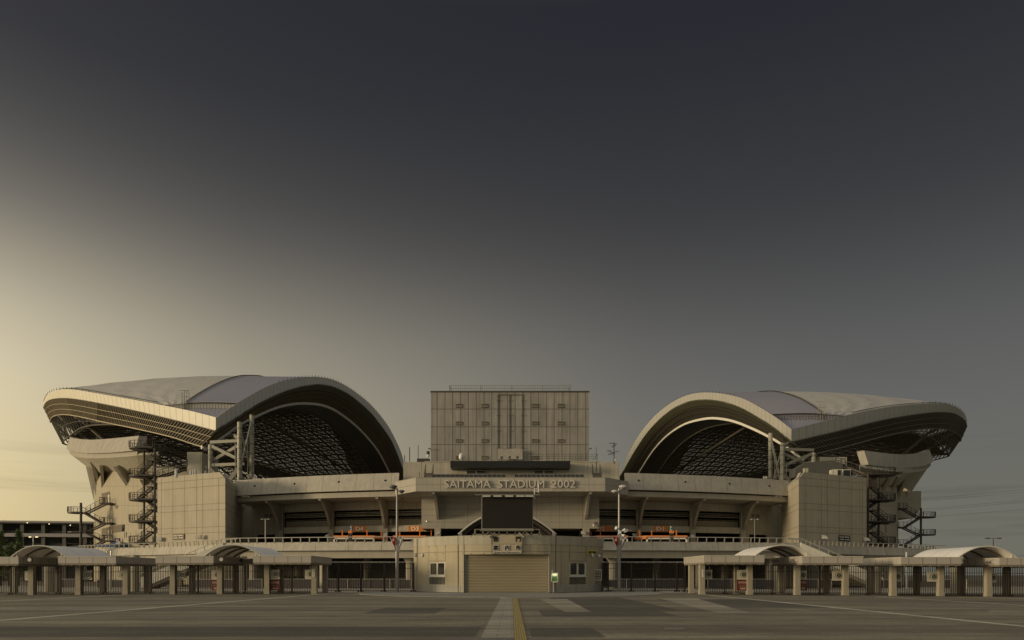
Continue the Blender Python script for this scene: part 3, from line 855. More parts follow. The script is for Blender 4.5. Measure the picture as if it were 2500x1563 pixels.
    Ym = [YA+(YE-1-YA)*k/90 for k in range(91)]; m = MB(); m.grid([[TOP(Y, vs(Y)*k/n, .1 + (.38*(abs(((Y-YA)/11+.5*(k%2))%1-.5)*2-.5)*(1-k/n) if 0<k<n else 0)) for Y in Ym] for k in range(n+1)]); m.done('membrane','membrane',root)
    m = MB(); m.slab([[TOP(Y, lerp(vs(Y),1,k/n), .0) for Y in Yb] for k in range(n+1)], (0,0,-.15)); m.done('metal_roofing','roof_metal',root)
    Ya = [Y0+.15+(YA-Y0-.15)*k/8 for k in range(9)]
    m = MB(); m.slab([[TOP(Y, k/n, -.25-1.0*min(1,(Y-Y0)/9)) for Y in Ya] for k in range(n+1)], (0,0,-.15)); m.done('metal_roofing','roof_metal',root)
    m = MB()  # upstand at the step and gutter rail, seam rail
    m.slab([[TOP(YA, k/12, -1.25) for k in range(13)],[TOP(YA, k/12, .1) for k in range(13)]], (0,.2,0)); m.done('step_panel','membrane' if s<0 else 'roof_metal',root)
    m = MB(); m.path([TOP(YA-.3, k/12, -.1) for k in range(13)], .07, 4)
    for k in range(25): m.beam(TOP(YA-.3,k/24,-1.2), TOP(YA-.3,k/24,-.1), .06)
    m.path([TOP(Y, vs(Y), .25) for Y in Yb], .12, 4)
    m.path([tuple(V(O(ot,Y))+V((-s*1.0,0,.25))) for Y in YS if Y > Y0+10], .07, 4)
    m.done('gutter_rail','stair_steel',root)
    c = V(TOP(YA-.2,.30 if s<0 else .33,0)); m = MB()   # access hoop ladder on the roof
    for dx in (-.7,-.25,.25,.7): m.tube(c+V((dx,0,-1.4)), c+V((dx,0,2.6 if abs(dx)<.5 else 2.2)), .06, 5)
    m.tube(c+V((-1.3,0,2.6)), c+V((.7,0,2.6)), .06, 5); m.tube(c+V((-.7,.0,1.4)), c+V((.7,0,1.4)), .05, 5)
    m.box(c.x-1.2,c.x+1.0,c.y-.4,c.y+.4,c.z-1.7,c.z-1.4); m.done('roof_ladder','brace_steel',root)
    # small studs along both edges
    m = MB()
    for k in range(44):
        Y = Y0+30+k*2.4
        m.beam(O(ot,Y), O(ot,Y,0,.5), .09); p = V(I(it,Y)); m.beam(p, p+V((0,0,.45)), .09)
    m.done('edge_stud','stair_steel',root)
    # curved struts under the outer part
    for Yq in (Y0+40, Y0+54, Y0+68, Y0+84):
        a = LAT(Yq, .03, -.2); b = LAT(Yq,.16,-5.0); c_ = V((LOW(Yq).x - s*14, Yq-2, 27))
        MB().path([V(O(lo,Yq)), a+V((0,0,1.0)), b, c_], .38, 7).done('roof_strut','strut_steel',root)
    return dict(x_in=x_in, root=root, LAT=LAT)

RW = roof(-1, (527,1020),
  [(527,1019),(470,1004.5),(420,994),(337,978),(254,963.5),(190.5,952.5),(159,950),(135,953),(118.5,961),(110,972),(106.5,984)],
  [(527,1052.5),(470,1037),(420,1024.5),(337,1004.5),(254,987),(190,975.5),(159,972.5),(135,973.5),(118.5,977.5),(111,984),(107,994)],
  [(501,1091),(460,1078),(420,1065),(337,1046),(254,1029),(200,1017),(170,1012),(148,1012),(133,1016),(127,1022),(124.5,1030)],
  6.2,
  [(527,1020),(558,998.5),(592,978),(634,954),(676,935),(719,923.4),(761,919.8),(780,920.5),(812,926.6),(843,941),(875,962.6),(907,990),(939,1028),(960,1062),(981,1108.6),(990,1151)],
  [(527,1052.5),(570.5,1026),(613,998.5),(655,975),(697.5,957),(740,945),(780,940.3),(812,945.6),(843,959),(875,981.6),(907,1011),(939,1051.5),(960,1085),(985,1149)],
  [(501,1091),(545,1060),(587,1030),(625.5,1011),(676,990),(719,981.6),(748,981),(780,984),(812,995),(843,1015.5),(875,1042),(907,1077),(928,1106.5),(952,1153)],
  [(501,1091),(587,1031),(676,996),(748,994),(790,1015.5),(822,1036.6),(854,1066),(886,1102),(913,1153)],
  140.0, 'nearer and brighter west roof with a sunlit cream outer edge')
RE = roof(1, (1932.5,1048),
  [(1932.7,1048.6),(1987.5,1034.6),(2052,1018.5),(2138,1000),(2202.5,990.5),(2267,985.8),(2305.6,986),(2331.5,991.6),(2351,1006.6),(2358,1021.7),(2360.5,1032.4)],
  [(1932.7,1079.7),(1987.5,1066.8),(2052,1051.8),(2138,1030),(2202.5,1017.4),(2267,1008.4),(2305.6,1007),(2331.5,1010.5),(2351,1021.7),(2357.5,1030),(2360,1040)],
  [(1960,1115),(2005,1103),(2052,1091.5),(2138,1069),(2202.5,1054),(2245.4,1047.5),(2288.4,1045.8),(2320.7,1051.8),(2337.9,1062.5),(2342,1068),(2344,1076)],
  4.6,
  [(1932.4,1048),(1896.7,1021),(1857,995.4),(1817,974.6),(1777.6,963.6),(1738,958.7),(1708,959),(1678.4,964.6),(1648.7,977.5),(1619,997.4),(1589,1025),(1559.4,1062.9),(1535.6,1104.5),(1516.7,1153)],
  [(1932,1079.7),(1886.7,1044),(1847,1019),(1807.4,997.4),(1767.7,983.5),(1728,978),(1698,979),(1668.5,986.5),(1638.7,1002),(1609,1026),(1579,1058.9),(1549.4,1102.5),(1520.7,1153)],
  [(1960,1115),(1908.6,1078.7),(1871.9,1057.9),(1827,1037),(1787.5,1023),(1747.9,1017),(1718,1019),(1678.4,1029),(1648.7,1045),(1619,1068.8),(1589,1104.5),(1557.4,1155)],
  [(1960,1116),(1872,1059),(1788,1027),(1718,1037),(1678,1059),(1638.7,1090.6),(1599,1152)],
  147.5, 'east roof with a duller grey edge')

# ---- support towers under the near corner of each roof
def tower(side, cols_, ztop):
    s = side
    root = MB().box(*sorted((s*50,s*58)), 137.8, 146.5, 14.2, 15.0).done('support_tower', 'plain_concrete', st)
    tops = []
    for px, pt, Y in cols_:
        x = PX(px, Y); zt = PZ(pt, Y)
        MB().tube((x,Y,12),(x,Y,zt),.43,14).done('pillar','pillar_steel',root, smooth_=False)
        tops.append((x,Y,zt))
        m = MB()
        for k in range(int((zt-16.5)/1.6)): z = 16+k*1.6+random.random()*.8; m.tube((x,Y,z),(x,Y,z+.16),.48,14)
        m.done('pillar_band','brace_steel',root)
        m = MB(); m.tube((x-s*.2,Y-.75,14),(x-s*.2,Y-.75,zt-2),.09,5); m.tube((x+s*.75,Y-.2,14),(x+s*.75,Y-.2,zt-4),.08,5); m.done('pipe','pillar_steel',root)
    def brace(a, b, r=.27, w=.5): MB().beam(a, b, w, r).done('brace','brace_steel',root)
    (x1,Y1,z1),(x2,Y2,z2),(x3,Y3,z3) = tops[:3]
    # x1 outer front, x2 inner front, x3 inner rear
    zA, zB = PZ(1080 if s<0 else 1099, Y1), PZ(1136 if s<0 else 1128+22, Y1)
    for z in (zA, zB): brace((x1,Y1,z),(x2,Y2,z),.55,.45)
    brace((x1,Y1,zA-.6),(x2,Y2,zB+.8),.55,.45); brace((x1,Y1+.5,zB+.8),(x2,Y2+.5,zA-.6),.55,.45)
    brace((x1,Y1,zB-.6),(x2-(x2-x1)*.45,Y2,zB-4.2),.7,.6); brace((x2,Y2,zB-.6),(x2-(x2-x1)*.45,Y2,zB-4.2),.7,.6)
    brace((x2,Y2,zA+.4),(lerp(x1,x2,.62),Y1+2,zA+1.7),.6,.5)
    for (a,b) in (((x2,Y2,z2-1),(x3,Y3,z2-9)),((x2,Y2,z2-9),(x3,Y3,z3-1)),((x2,Y2,z2-9),(x3,Y3,z2-17)),((x2,Y2,z2-16),(x3,Y3,z2-9)),((x2,Y2,z2-10),(x3,Y3,z2-11.5)),((x2,Y2,z2-17),(x3,Y3,z2-15))):
        m = MB(); d = V((.0,0,.24)); m.beam(V(a)+d, V(b)+d, .26, .24); m.beam(V(a)-d, V(b)-d, .26, .24); m.done('brace','pillar_steel',root)
    # small platforms, cameras, cable boxes on the frame
    for k in range(5):
        z = lerp(18, z2-5, random.random()); t = random.random(); m = MB()
        m.cbox((lerp(x2,x3,t), lerp(Y2,Y3,t)-.6, z),.45,.35,.5); m.done('junction_box','pillar_steel',root)
tower(-1, [(514,1086,140),(585,1031,138.5),(615,1013,144.6)], 0)
tower(1, [(1986,1106,147),(1910,1082,146),(1881,1058,152)], 0)
# near lip return between lip corner and the corner point is part of the roofs
# ================================================================ curved stands at both ends
def strip(m, lo_, hi, th): m.slab([[P(*p) for p in lo_], [P(*p) for p in hi]], th); return m
def sm(t): return smooth(t, 3)
# -- west stand
m = MB(); strip(m, sm([(162,1094.5,176),(169,1100,172),(194,1105,165.5),(222,1107,157.5),(269,1105.7,148.5),(330,1100,138.6)]),
                   sm([(171,1066.5,177),(178.7,1070,173),(208,1073.2,166.5),(237,1073.5,158.5),(290.5,1069,149.5),(339,1064,139.8)]), (1.0,1.2,0)); m.done('stand_parapet','facade_concrete',st)
m = MB(); strip(m, sm([(168.5,1104,178),(175,1112,174),(195,1117,167),(223,1119,159),(269,1118,150),(335,1112.5,140)]),
                   sm([(168.5,1098,178),(175,1101,174),(195,1104,167),(223,1106,159),(269,1104.5,150),(335,1098.5,140)]), (1.0,1.2,0)); m.done('stand_beam','plain_concrete',st)
inner_w = sm([(205,1124,182),(228,1152,178),(248,1158,168),(274,1151,161),(308,1156,155),(345,1160,151),(380,1160,148)])
m = MB(); strip(m, inner_w, sm([(169,1104,178),(176,1112,174),(195,1117,167),(223,1119,159),(269,1118,150),(335,1112.5,140),(385,1108,137)]), (0,.4,.5)); m.done('stand_soffit','shade_concrete',st)
m = MB()
top_ = sm([(229,1120,180),(235,1140,173),(248,1150,168),(274,1150,161),(308,1150,155),(345,1150,151),(386,1150,147.5)])
m.slab([[(PX(a,Y),Y,0) for a,_,Y in top_],[(PX(a,Y),Y,PZ(b,Y)) for a,b,Y in top_]], (1,1.2,0)); m.done('stand_wall','stand_panels',st)
def fin(pa, ya, Ya, pb, yb, Yb, pc=None, thick=(.7,0,0)):
    """triangular buttress: outer top point a, foot b on the wall, top on the wall"""
    a, b = P(pa,ya,Ya), P(pb,yb,Yb); c = (b[0], b[1], max(a[2], b[2])+2.5)
    MB().prism([a, b, c], thick).done('buttress','plain_concrete',st)
fin(213,1127,170,234,1212,174); fin(206,1124,178,229,1222,181)
fin(243,1137,158,248,1192,168); fin(276,1140,151,308,1188,155); fin(340,1172,147,350,1188,150.5)
fin(219,1128,163,236,1175,171.5)
# openings, doors and strips on the west wall
def wallbox(pa, pb, ya, yb, Ya, Yb, name, mm, proud=.15, parent=st, skew=0, **k):
    m = MB(); a, b = P(pa,yb,Ya-proud), P(pb,yb-skew,Yb-proud); c, d = P(pb,ya-skew,Yb-proud), P(pa,ya,Ya-proud)
    m.prism([a,b,c,d], (0,proud+.1,0)); return m.done(name, mm, parent, **k)
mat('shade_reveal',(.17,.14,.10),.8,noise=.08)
for (a,b,c,d,Ya,Yb) in ((248,268,1205,1231,167.6,162.4),(248,268,1291,1317,167.6,162.4)):
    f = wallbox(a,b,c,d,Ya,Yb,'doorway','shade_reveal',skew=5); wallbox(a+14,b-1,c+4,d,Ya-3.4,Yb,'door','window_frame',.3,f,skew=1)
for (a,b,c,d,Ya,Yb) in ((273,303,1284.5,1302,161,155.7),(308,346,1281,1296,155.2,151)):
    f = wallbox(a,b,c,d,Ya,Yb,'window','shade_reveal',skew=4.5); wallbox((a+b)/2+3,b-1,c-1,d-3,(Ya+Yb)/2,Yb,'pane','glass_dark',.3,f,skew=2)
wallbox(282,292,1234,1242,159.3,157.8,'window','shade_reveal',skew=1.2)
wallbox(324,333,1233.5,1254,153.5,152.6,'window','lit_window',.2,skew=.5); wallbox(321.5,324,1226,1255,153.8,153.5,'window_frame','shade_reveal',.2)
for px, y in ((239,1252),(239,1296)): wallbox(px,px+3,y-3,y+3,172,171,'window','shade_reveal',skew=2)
YW = [(234,173),(248,168),(274,161),(308,155),(345,151),(386,147.5)]
for k, px in enumerate((274,284.5,294,304.5,309,320,333,346)):
    y = interp(YW, px)[0]; x = PX(px,y)
    MB().box(x-.07,x+.07,y-.12,y+.3,PZ(1315-k*.5,y),PZ(1303-k*.9,y)).done('wall_strip','shade_reveal',st)
# -- east stand
m = MB(); strip(m, sm([(2120.8,1134.5,147),(2181,1142,157),(2224,1142,166),(2256,1137.8,175),(2280,1126,183)]),
                   sm([(2110,1100,148),(2181,1108.7,158),(2224,1108.7,167),(2256,1104.4,176),(2269,1098,183)]), (-1.0,1.2,0)); m.done('stand_parapet','facade_concrete',st)
m = MB(); strip(m, sm([(2127,1146,148.5),(2202,1154,161),(2245,1151.7,173),(2262.6,1146,180),(2273,1135.6,185)]),
                   sm([(2127,1132,148.5),(2202,1140,161),(2245,1138,173),(2262.6,1134,180),(2273,1127,185)]), (-1.0,1.2,0)); m.done('stand_beam','plain_concrete',st)
m = MB(); strip(m, sm([(2100,1180,153),(2150,1184,157),(2180,1186,164),(2195,1186,172),(2226,1200,182)]),
                   sm([(2100,1140,146),(2150,1148,150),(2202,1154,161),(2245,1151.7,173),(2262.6,1146,180)]), (0,.4,.5)); m.done('stand_soffit','shade_concrete',st)
m = MB(); tp = sm([(2100,1170,153),(2145,1175,157),(2170,1178,162),(2185,1178,168),(2193,1180,174)])
m.slab([[(PX(a,Y),Y,0) for a,_,Y in tp],[(PX(a,Y),Y,PZ(b,Y)) for a,b,Y in tp]], (-1,1.2,0)); m.done('stand_wall','stand_panels',st)
def fin2(pa, ya, Ya, pb, yb, Yb): 
    a, b = P(pa,ya,Ya), P(pb,yb,Yb); c = (b[0], b[1], max(a[2], b[2])+2.5); MB().prism([a,b,c],(-.7,0,0)).done('buttress','plain_concrete',st)
fin2(2246,1152,180,2212,1215,184); fin2(2183,1160,154,2160,1196,158.5); fin2(2200,1165,160,2179,1201,165); fin2(2150,1160,150,2132,1190,154); fin2(2222,1160,168,2193,1222,174)
# block beyond the east stand
m = MB(); x0,x1 = PX(2193,186),PX(2249,186); za,zb = PZ(1265,186),PZ(1199,186)
m.prism([P(2193,1265,176),P(2232,1265,194),P(2249,1240,202),P(2249,1199,202),P(2193,1199,176)],(0,9,0)); m.done('side_block','stand_panels',st)
for (a,b,c,d,Ya,Yb) in ((2162,2178,1281,1302,160,165),(2180,2192,1285,1305,166,173)): wallbox(a,b,c,d,Ya,Yb,'window','shade_reveal',skew=-3)
# technical rooms behind the corner blocks
MB().box(PX(462,143),PX(498,143),142,150,14,PZ(1106,143)).done('plant_room','shade_concrete',st)
MB().box(PX(1996,150),PX(2062,150),149,157,14,PZ(1118,150)).done('plant_room','shade_concrete',st)
m = MB(); m.prism([P(1942,1145,141),P(1966,1130,141),P(2030,1124,141),P(2056,1132,141),P(2062,1165,141),P(1940,1165,141)],(0,3,0)); m.done('plant_room','garage_dark',st)
MB().box(PX(378,146),PX(470,146),144,152,14,PZ(1142,146)).done('plant_room','shade_concrete',st)
# boxes and dishes standing on the corner blocks
for px, y0, y1, w_ in ((428,1146,1160,5),(464,1148,1155,3),(470,1148,1152,2.5),(475.5,1147,1151,2.5),(500,1150,1154,1.2)):
    Y = 123; MB().box(PX(px-w_/2,Y),PX(px+w_/2,Y),Y,Y+.5,17.9,PZ(y0,Y)).done('roof_cabinet','plastic_white',st)
for px, y0, w_ in ((1969,1143,9),(2034,1146,1.6)):
    Y = 122.5; MB().box(PX(px-w_/2,Y),PX(px+w_/2,Y),Y,Y+.8,17.9,PZ(y0,Y)).done('roof_cabinet','pillar_steel',st)
for px in (2045,2068):     # glazed kiosks on the east block
    Y = 124; x0,x1 = PX(px-11,Y),PX(px+9,Y); zt = PZ(1146,Y)
    f = MB().box(x0,x1,Y,Y+1.5,17.5,zt).done('roof_cabinet','window_frame',st); MB().box(x0+.75 if px<2050 else x0+.12,x1-.1,Y-.04,Y+.3,17.5,zt-.12).done('cabinet_door','glass_dark',f)

# ================================================================ escape stairs
def rail_run(m, pts, h=1.1, post=1.1, r=.036, bal=.0):
    """handrail, middle rails and posts along a polyline of floor points"""
    up = V((0,0,h))
    for a, b in zip(pts, pts[1:]):
        a, b = V(a), V(b); L_ = (b-a).length
        m.tube(a+up, b+up, r*1.3, 5); m.tube(a+up*.55, b+up*.55, r*.6, 4); m.tube(a+up*.3, b+up*.3, r*.6, 4)
        n = max(1, int(L_/post))
        for k in range(n+1):
            p = a.lerp(b, k/n); m.beam(p, p+up, r*2.0)
def dshape(xa, xb, y0, y1, rnd, left=True):
    """plan of a landing with one rounded end"""
    pts = []
    n = 7; cy = (y0+y1)/2; ry = (y1-y0)/2
    for k in range(n+1):
        a = math.pi/2 + math.pi*k/n
        pts.append(((xa+rnd)+rnd*math.cos(a), cy+ry*math.sin(a)))
    pts = [(xb, y1)] + pts + [(xb, y0)]
    if not left: pts = [(xa+xb-x, y) for x, y in pts]
    return pts
def landing(root, pts, z, railed=True, th=.28):
    MB().prism([(x,y,z) for x,y in pts], (0,0,-th)).done('landing','stair_steel',root)
    if railed:
        m = MB(); rail_run(m, [(x,y,z) for x,y in pts]); m.done('railing','stair_steel',root)
def flight(root, a, b, wd=1.5):
    a, b = V(a), V(b); m = MB(); o = V((0,wd,0))
    for q in (V((0,0,0)), o): m.beam(a+q, b+q, .08, .28)
    n = max(4, int(abs(b.z-a.z)/.19))
    for k in range(n): p = a.lerp(b,(k+.5)/n); m.hexa([p+V((-.16,0,-.03)),p+V((.16,0,-.03)),p+V((.16,wd,-.03)),p+V((-.16,wd,-.03)),p+V((-.16,0,.03)),p+V((.16,0,.03)),p+V((.16,wd,.03)),p+V((-.16,wd,.03))])
    m.done('flight','stair_steel',root)
    for q in (V((0,0,.1)),):
        m = MB(); rail_run(m,[a+q,b+q],1.05,1.0); m.done('railing','stair_steel',root)
def spiral(side, Y, pa, pb, colpx, levels, lab):
    s = side
    x0, x1 = sorted((PX(pa,Y), PX(pb,Y)))
    root = MB().tube((PX(colpx[0],Y+.3),Y+.3,0),(PX(colpx[0],Y+.3),Y+.3,PZ(levels[0],Y)),.19,10).done('escape_stair','stair_steel',st,label=lab)
    MB().tube((PX(colpx[1],Y-1.2),Y-1.2,0),(PX(colpx[1],Y-1.2),Y-1.2,PZ(levels[0],Y)),.21,10).done('post','stair_steel',root)
    zs = [PZ(py, Y) for py in levels]
    for k, z in enumerate(zs):
        pts = dshape(x0, x1, Y-1.6, Y+3.2, 1.9, left=(s<0)); landing(root, pts, z)
        MB().cbox((lerp(x0,x1,.55),Y-.2,z-.42),1.5,1.2,.3).done('landing_beam','stair_steel',root)
    for k in range(len(zs)-1):
        zt, zb = zs[k], zs[k+1]; zm = (zt+zb)/2
        xa, xb = (lerp(x0,x1,.45), x1-.2) if s<0 else (lerp(x0,x1,.55), x0+.2)
        if zt-zb > 3:
            flight(root, (xb,Y+1.2,zm), (xa,Y+1.2,zt), 1.4); flight(root, (xa,Y-1.5,zb), (xb,Y-1.5,zm), 1.3)
            MB().box(min(xb,xb-s*(-.9)),max(xb,xb-s*(-.9)),Y-1.5,Y+2.6,zm-.2,zm).done('landing','stair_steel',root)
    return root
SW = spiral(-1, 137, 314, 383, (352,378), (1093,1161,1219,1272,1324), 'round-landing escape stair stacked against the west corner block')
SE = spiral(1, 137, 2117, 2187, (2145,2119), (1158,1220,1273,1326), 'round-landing escape stair stacked against the east corner block')
# upper flights running inwards from the top landings
flight(SW, P(383,1165,139), P(452,1143,143)); flight(SW, P(430,1132,142), P(378,1090,139))
landing(SW, [(PX(430,143),142),(PX(463,143),142),(PX(463,143),145),(PX(430,143),145)], PZ(1139,143))
flight(SE, P(2118,1160,139), P(2040,1130,143)); 
landing(SE, [(PX(2115,138),136),(PX(2190,138),136),(PX(2190,138),140),(PX(2115,138),140)], PZ(1159,138)+.3, False)
landing(SE, [(PX(2035,144),143),(PX(2058,144),143),(PX(2058,144),146),(PX(2035,144),146)], PZ(1135,144))
def zigzag(side, Yo, px_out, px_turn, px_in, px_door, out_levels, in_levels, postpx, lab):
    s = side; X = lambda p: PX(p, Yo)
    root = MB().tube((X(postpx[0]),Yo+1.5,0),(X(postpx[0]),Yo+1.5,PZ(out_levels[0]-22,Yo)),.24,8).done('escape_stair','stair_steel',st,label=lab)
    if len(postpx) > 1: MB().tube((X(postpx[1]),Yo+.2,0),(X(postpx[1]),Yo+.2,PZ(out_levels[0]-22,Yo)),.24,8).done('post','stair_steel',root)
    for py in out_levels:
        pts = dshape(*sorted((X(px_out),X(px_turn))), Yo-.2, Yo+3.4, 1.6, left=(s<0)); landing(root, pts, PZ(py,Yo))
    for py in in_levels:
        a, b = sorted((X(px_in),X(px_door))); landing(root, [(b,Yo+3.2),(a,Yo+3.2),(a,Yo),(b,Yo)], PZ(py,Yo))
    for k, py in enumerate(out_levels):
        if k < len(in_levels): flight(root, (X(px_turn),Yo+(1.8),PZ(py,Yo)), (X(px_in),Yo+1.8,PZ(in_levels[k],Yo)), 1.4)
        if k+1 < len(in_levels): flight(root, (X(px_turn),Yo,PZ(py,Yo)), (X(px_in),Yo,PZ(in_levels[k+1],Yo)), 1.4)
    return root
ZW = zigzag(-1, 158.5, 157, 198, 243, 268, (1249.5,1297,1340), (1227,1275.5,1319), (188,196), 'zigzag escape stair on the sunlit west wall')
ZE = zigzag(1, 172, 2291, 2254, 2215, 2194, (1261,1304,1346), (1240,1286,1329), (2257,), 'zigzag escape stair beyond the east wall')
# ================================================================ raised walkway deck in front of the stadium
dk_ = thing('pedestrian_deck', (0, 92, 0), 'raised concrete walkway deck with sloped parapet and thin rail in front of the stadium', 'deck')
def Yd(x): return 86.6 + .0035*x*x
DZ0, DZ1 = 4.5, 5.56
def railposts(pts, root, gap=1.15, h=.55):
    """a low tube rail on slanting stub posts, along points on top of the parapet"""
    m = MB(); m2 = MB()
    off = V((0,-.25,h)); m.path([tuple(V(p)+off) for p in pts], .045, 5)
    acc = 0
    for a, b in zip(pts, pts[1:]):
        a, b = V(a), V(b); L_ = (b-a).length; d = -acc
        while d + gap <= L_:
            d += gap; p = a.lerp(b, d/L_); m2.beam(p+V((0,-.05,-.25)), p+off, .13, .06)
        acc = L_-d
    k = len(m.v); m.v += m2.v; m.f += [tuple(i+k for i in f) for f in m2.f]; m.uv += m2.uv; m.done('railing','light_rail',root)
for sgn in (-1, 1):
    xs_ = rng(8.5, 35.6, 22); X_ = sorted(sgn*x for x in xs_)
    m = MB(); m.slab([[(x, Yd(x)-.35, DZ0) for x in X_],[(x, Yd(x)+.1, DZ1) for x in X_]], (0,.3,0)); m.done('parapet','deck_parapet',dk_)
    m = MB(); m.slab([[(x, Yd(x)+.25, 3.62) for x in X_],[(x, Yd(x)+.25, 4.56) for x in X_]], (0,.6,0)); m.done('beam','plain_concrete',dk_)
    railposts([(x, Yd(x)+.15, DZ1) for x in X_], dk_)
    # stair parapet running down outwards, seen above and through the gates
    Ys = 91.0
    a, b = (sgn*35.6, Yd(35.6), 0), (sgn*45.6, 90.6, 0)
    for dy, mm in ((-.2,'stair_parapet'),(3.2,'stair_parapet')):
        m = MB(); pts = [(a[0],a[1]+dy,DZ0-.15),(b[0],b[1]+dy,-.1),(b[0],b[1]+dy,1.25),(a[0],a[1]+dy,DZ1+.02)]
        m.prism(pts,(0,.25,0)); m.done('stair_parapet',mm,dk_)
    m = MB(); m.prism([(a[0],a[1]+.1,DZ0-.5),(b[0]-sgn*.8,b[1]+.1,-.1),(b[0],b[1]+.1,.2),(a[0],a[1]+.1,DZ1-.6)],(0,3.0,0)); m.done('stair_flight','plain_concrete',dk_)
    m = MB(); p0, p1 = V((a[0],a[1]-.3,DZ1+.5)), V((b[0],b[1]-.3,1.75)); m.tube(p0,p1,.045,5)
    for k in range(1,9): p = p0.lerp(p1,k/9); m.beam(p, p+V((0,.15,-.6)), .09, .05)
    m.done('handrail','light_rail',dk_)
    # far wing of the deck, sweeping back
    wing = [(35.6,95.5),(43.8,102),(50.5,107),(57,110.5),(62.5,113.5),(70,119)]
    wing = smooth(wing, 3); W = [(sgn*x, y) for x, y in wing]
    if sgn < 0: W = W[::-1]
    m = MB(); m.slab([[(x,y-.35,DZ0) for x,y in W],[(x,y+.1,5.72) for x,y in W]],(0,.3,0)); m.done('parapet','deck_parapet',dk_)
    m = MB(); m.slab([[(x,y+.4,3.7) for x,y in W],[(x,y+.4,4.56) for x,y in W]],(0,.5,0)); m.done('beam','shade_concrete',dk_)
    railposts([(x,y+.15,5.72) for x,y in W], dk_)
    # deck floor
    fl = [(sgn*8.5,Yd(8.5)+.3),(sgn*22,Yd(22)+.3),(sgn*35.6,Yd(35.6)+.3),(sgn*35.6,95.8)] + [(sgn*x,y+.3) for x,y in wing] + [(sgn*70,126),(sgn*50,131),(sgn*8.5,120)]
    m = MB(); m.prism([(x,y,5.1) for x,y in fl],(0,0,-.45)); m.done('floor','deck_floor',dk_)
    # round columns with flared heads
    for cx in (12.3,23.1,32.4):
        x = sgn*cx; y = Yd(x)+2.2; m = MB(); m.tube((x,y,0),(x,y,3.1),.55,16,caps=False); m.tube((x,y,3.1),(x,y,3.75),.55,16,r2=1.0,caps=False); m.tube((x,y,3.75),(x,y,4.5),1.0,16)
        m.done('column','plain_concrete',dk_,smooth_=False)
    for cx, cy in ((42,103),(51,109),(60,114),(30,104),(20,102),(40,112)):
        x = sgn*cx; MB().tube((x,cy,0),(x,cy,4.6),.55,14).done('column','plain_concrete',dk_)
    # rear of the undercroft, its deep shade put into a dark wall colour
    m = MB(); m.box(*sorted((sgn*5,sgn*40)),106,106.4,-.1,4.7); m.done('undercroft_wall','garage_dark',dk_)
    # corrugated enclosures under the deck
    for (xa,xb,yy) in ((35.5,42.5,99),(46.5,52.5,104)):
        m = MB(); m.slab([[(sgn*xa,yy,0),(sgn*xb,yy,0)][::sgn],[(sgn*xa,yy,3.9),(sgn*xb,yy,3.9)][::sgn]],(0,.3,0)); m.done('enclosure','corrugated',dk_)
m = MB(); m.box(-8.6,8.6,86.9,118,4.65,5.1); m.done('floor','deck_floor',dk_)

# ---- entrance shelters and their number signs at the stadium gates
def shelter(x0, x1, sgn, num, lab, slab, arrow):
    xm = (x0+x1)/2; Y = 121.0; zt = PZ(1307.5,Y)
    r = thing('entrance_shelter', (xm,Y,5.1), lab, 'gate shelter', 'orange shelters at the stadium gates')
    MB().box(x0,x1,Y,Y+3,zt-.36,zt).done('roof','orange_panel',r)
    MB().box(x0,x1,Y-.05,Y+.2,zt-.60,zt-.40).done('frame','white_paint',r)
    for x in (x0+.12, x1-.12): MB().box(x-.12,x+.12,Y-.05,Y+.2,5.1,zt-.4).done('frame','white_paint',r)
    e = x1 if sgn < 0 else x0; d = 2.4*(1 if sgn<0 else -1)*.62
    MB().prism([(e,Y+.25,zt-.55),(e+d,Y+2.8,zt-.55),(e+d,Y+2.8,zt),(e,Y+.25,zt)],(0,.12,0)).done('side_panel','orange_panel',r)
    MB().box(x0+.3,x1-.3,Y+2.5,Y+2.6,5.1,zt-.4).done('back_panel','stair_steel',r)
    for t in (.17,.78,1.13 if sgn<0 else -.13):
        x = lerp(x0,x1,t); MB().box(x-.08,x+.08,Y+1.3,Y+1.5,zt,zt+.95).done('post','orange_panel',r)
    return r
for num, p0, p1, sgn, s0, s1 in (('D4',814,914,-1,862,894),('D3',959,1040,-1,997.5,1034),('D2',1455,1533,1,1452,1494),('D1',1578,1678,1,1597,1631)):
    Y = 121.0
    shelter(PX(p0,Y),PX(p1,Y),sgn,num,'orange gate shelter with white frame below the %s sign' % num,None,None)
    yy = Yw((PX((s0+s1)/2,126)))-.12 if num in ('D4','D1') else 119.6 + (7.2)
    yy = Yw(PX((s0+s1)/2,128)) - .15
    x0,x1 = PX(s0,yy),PX(s1,yy); z0,z1 = PZ(1298,yy),PZ(1284.3,yy)
    r = thing('gate_sign', ((x0+x1)/2,yy,z0), 'orange sign reading %s on the beam above the gate' % num, 'sign', 'orange number signs above the gates')
    MB().box(x0,x1,yy-.1,yy+.05,z0,z1).done('board','orange_panel',r)
    cxp = {'D4':878,'D3':1013.5,'D2':1467,'D1':1611.5}[num]
    words('letters',num,.98,(PX(cxp,yy),yy-.13,(z0+z1)/2),'cream_letters',r,depth=.05,width=1.3,bold=.03)
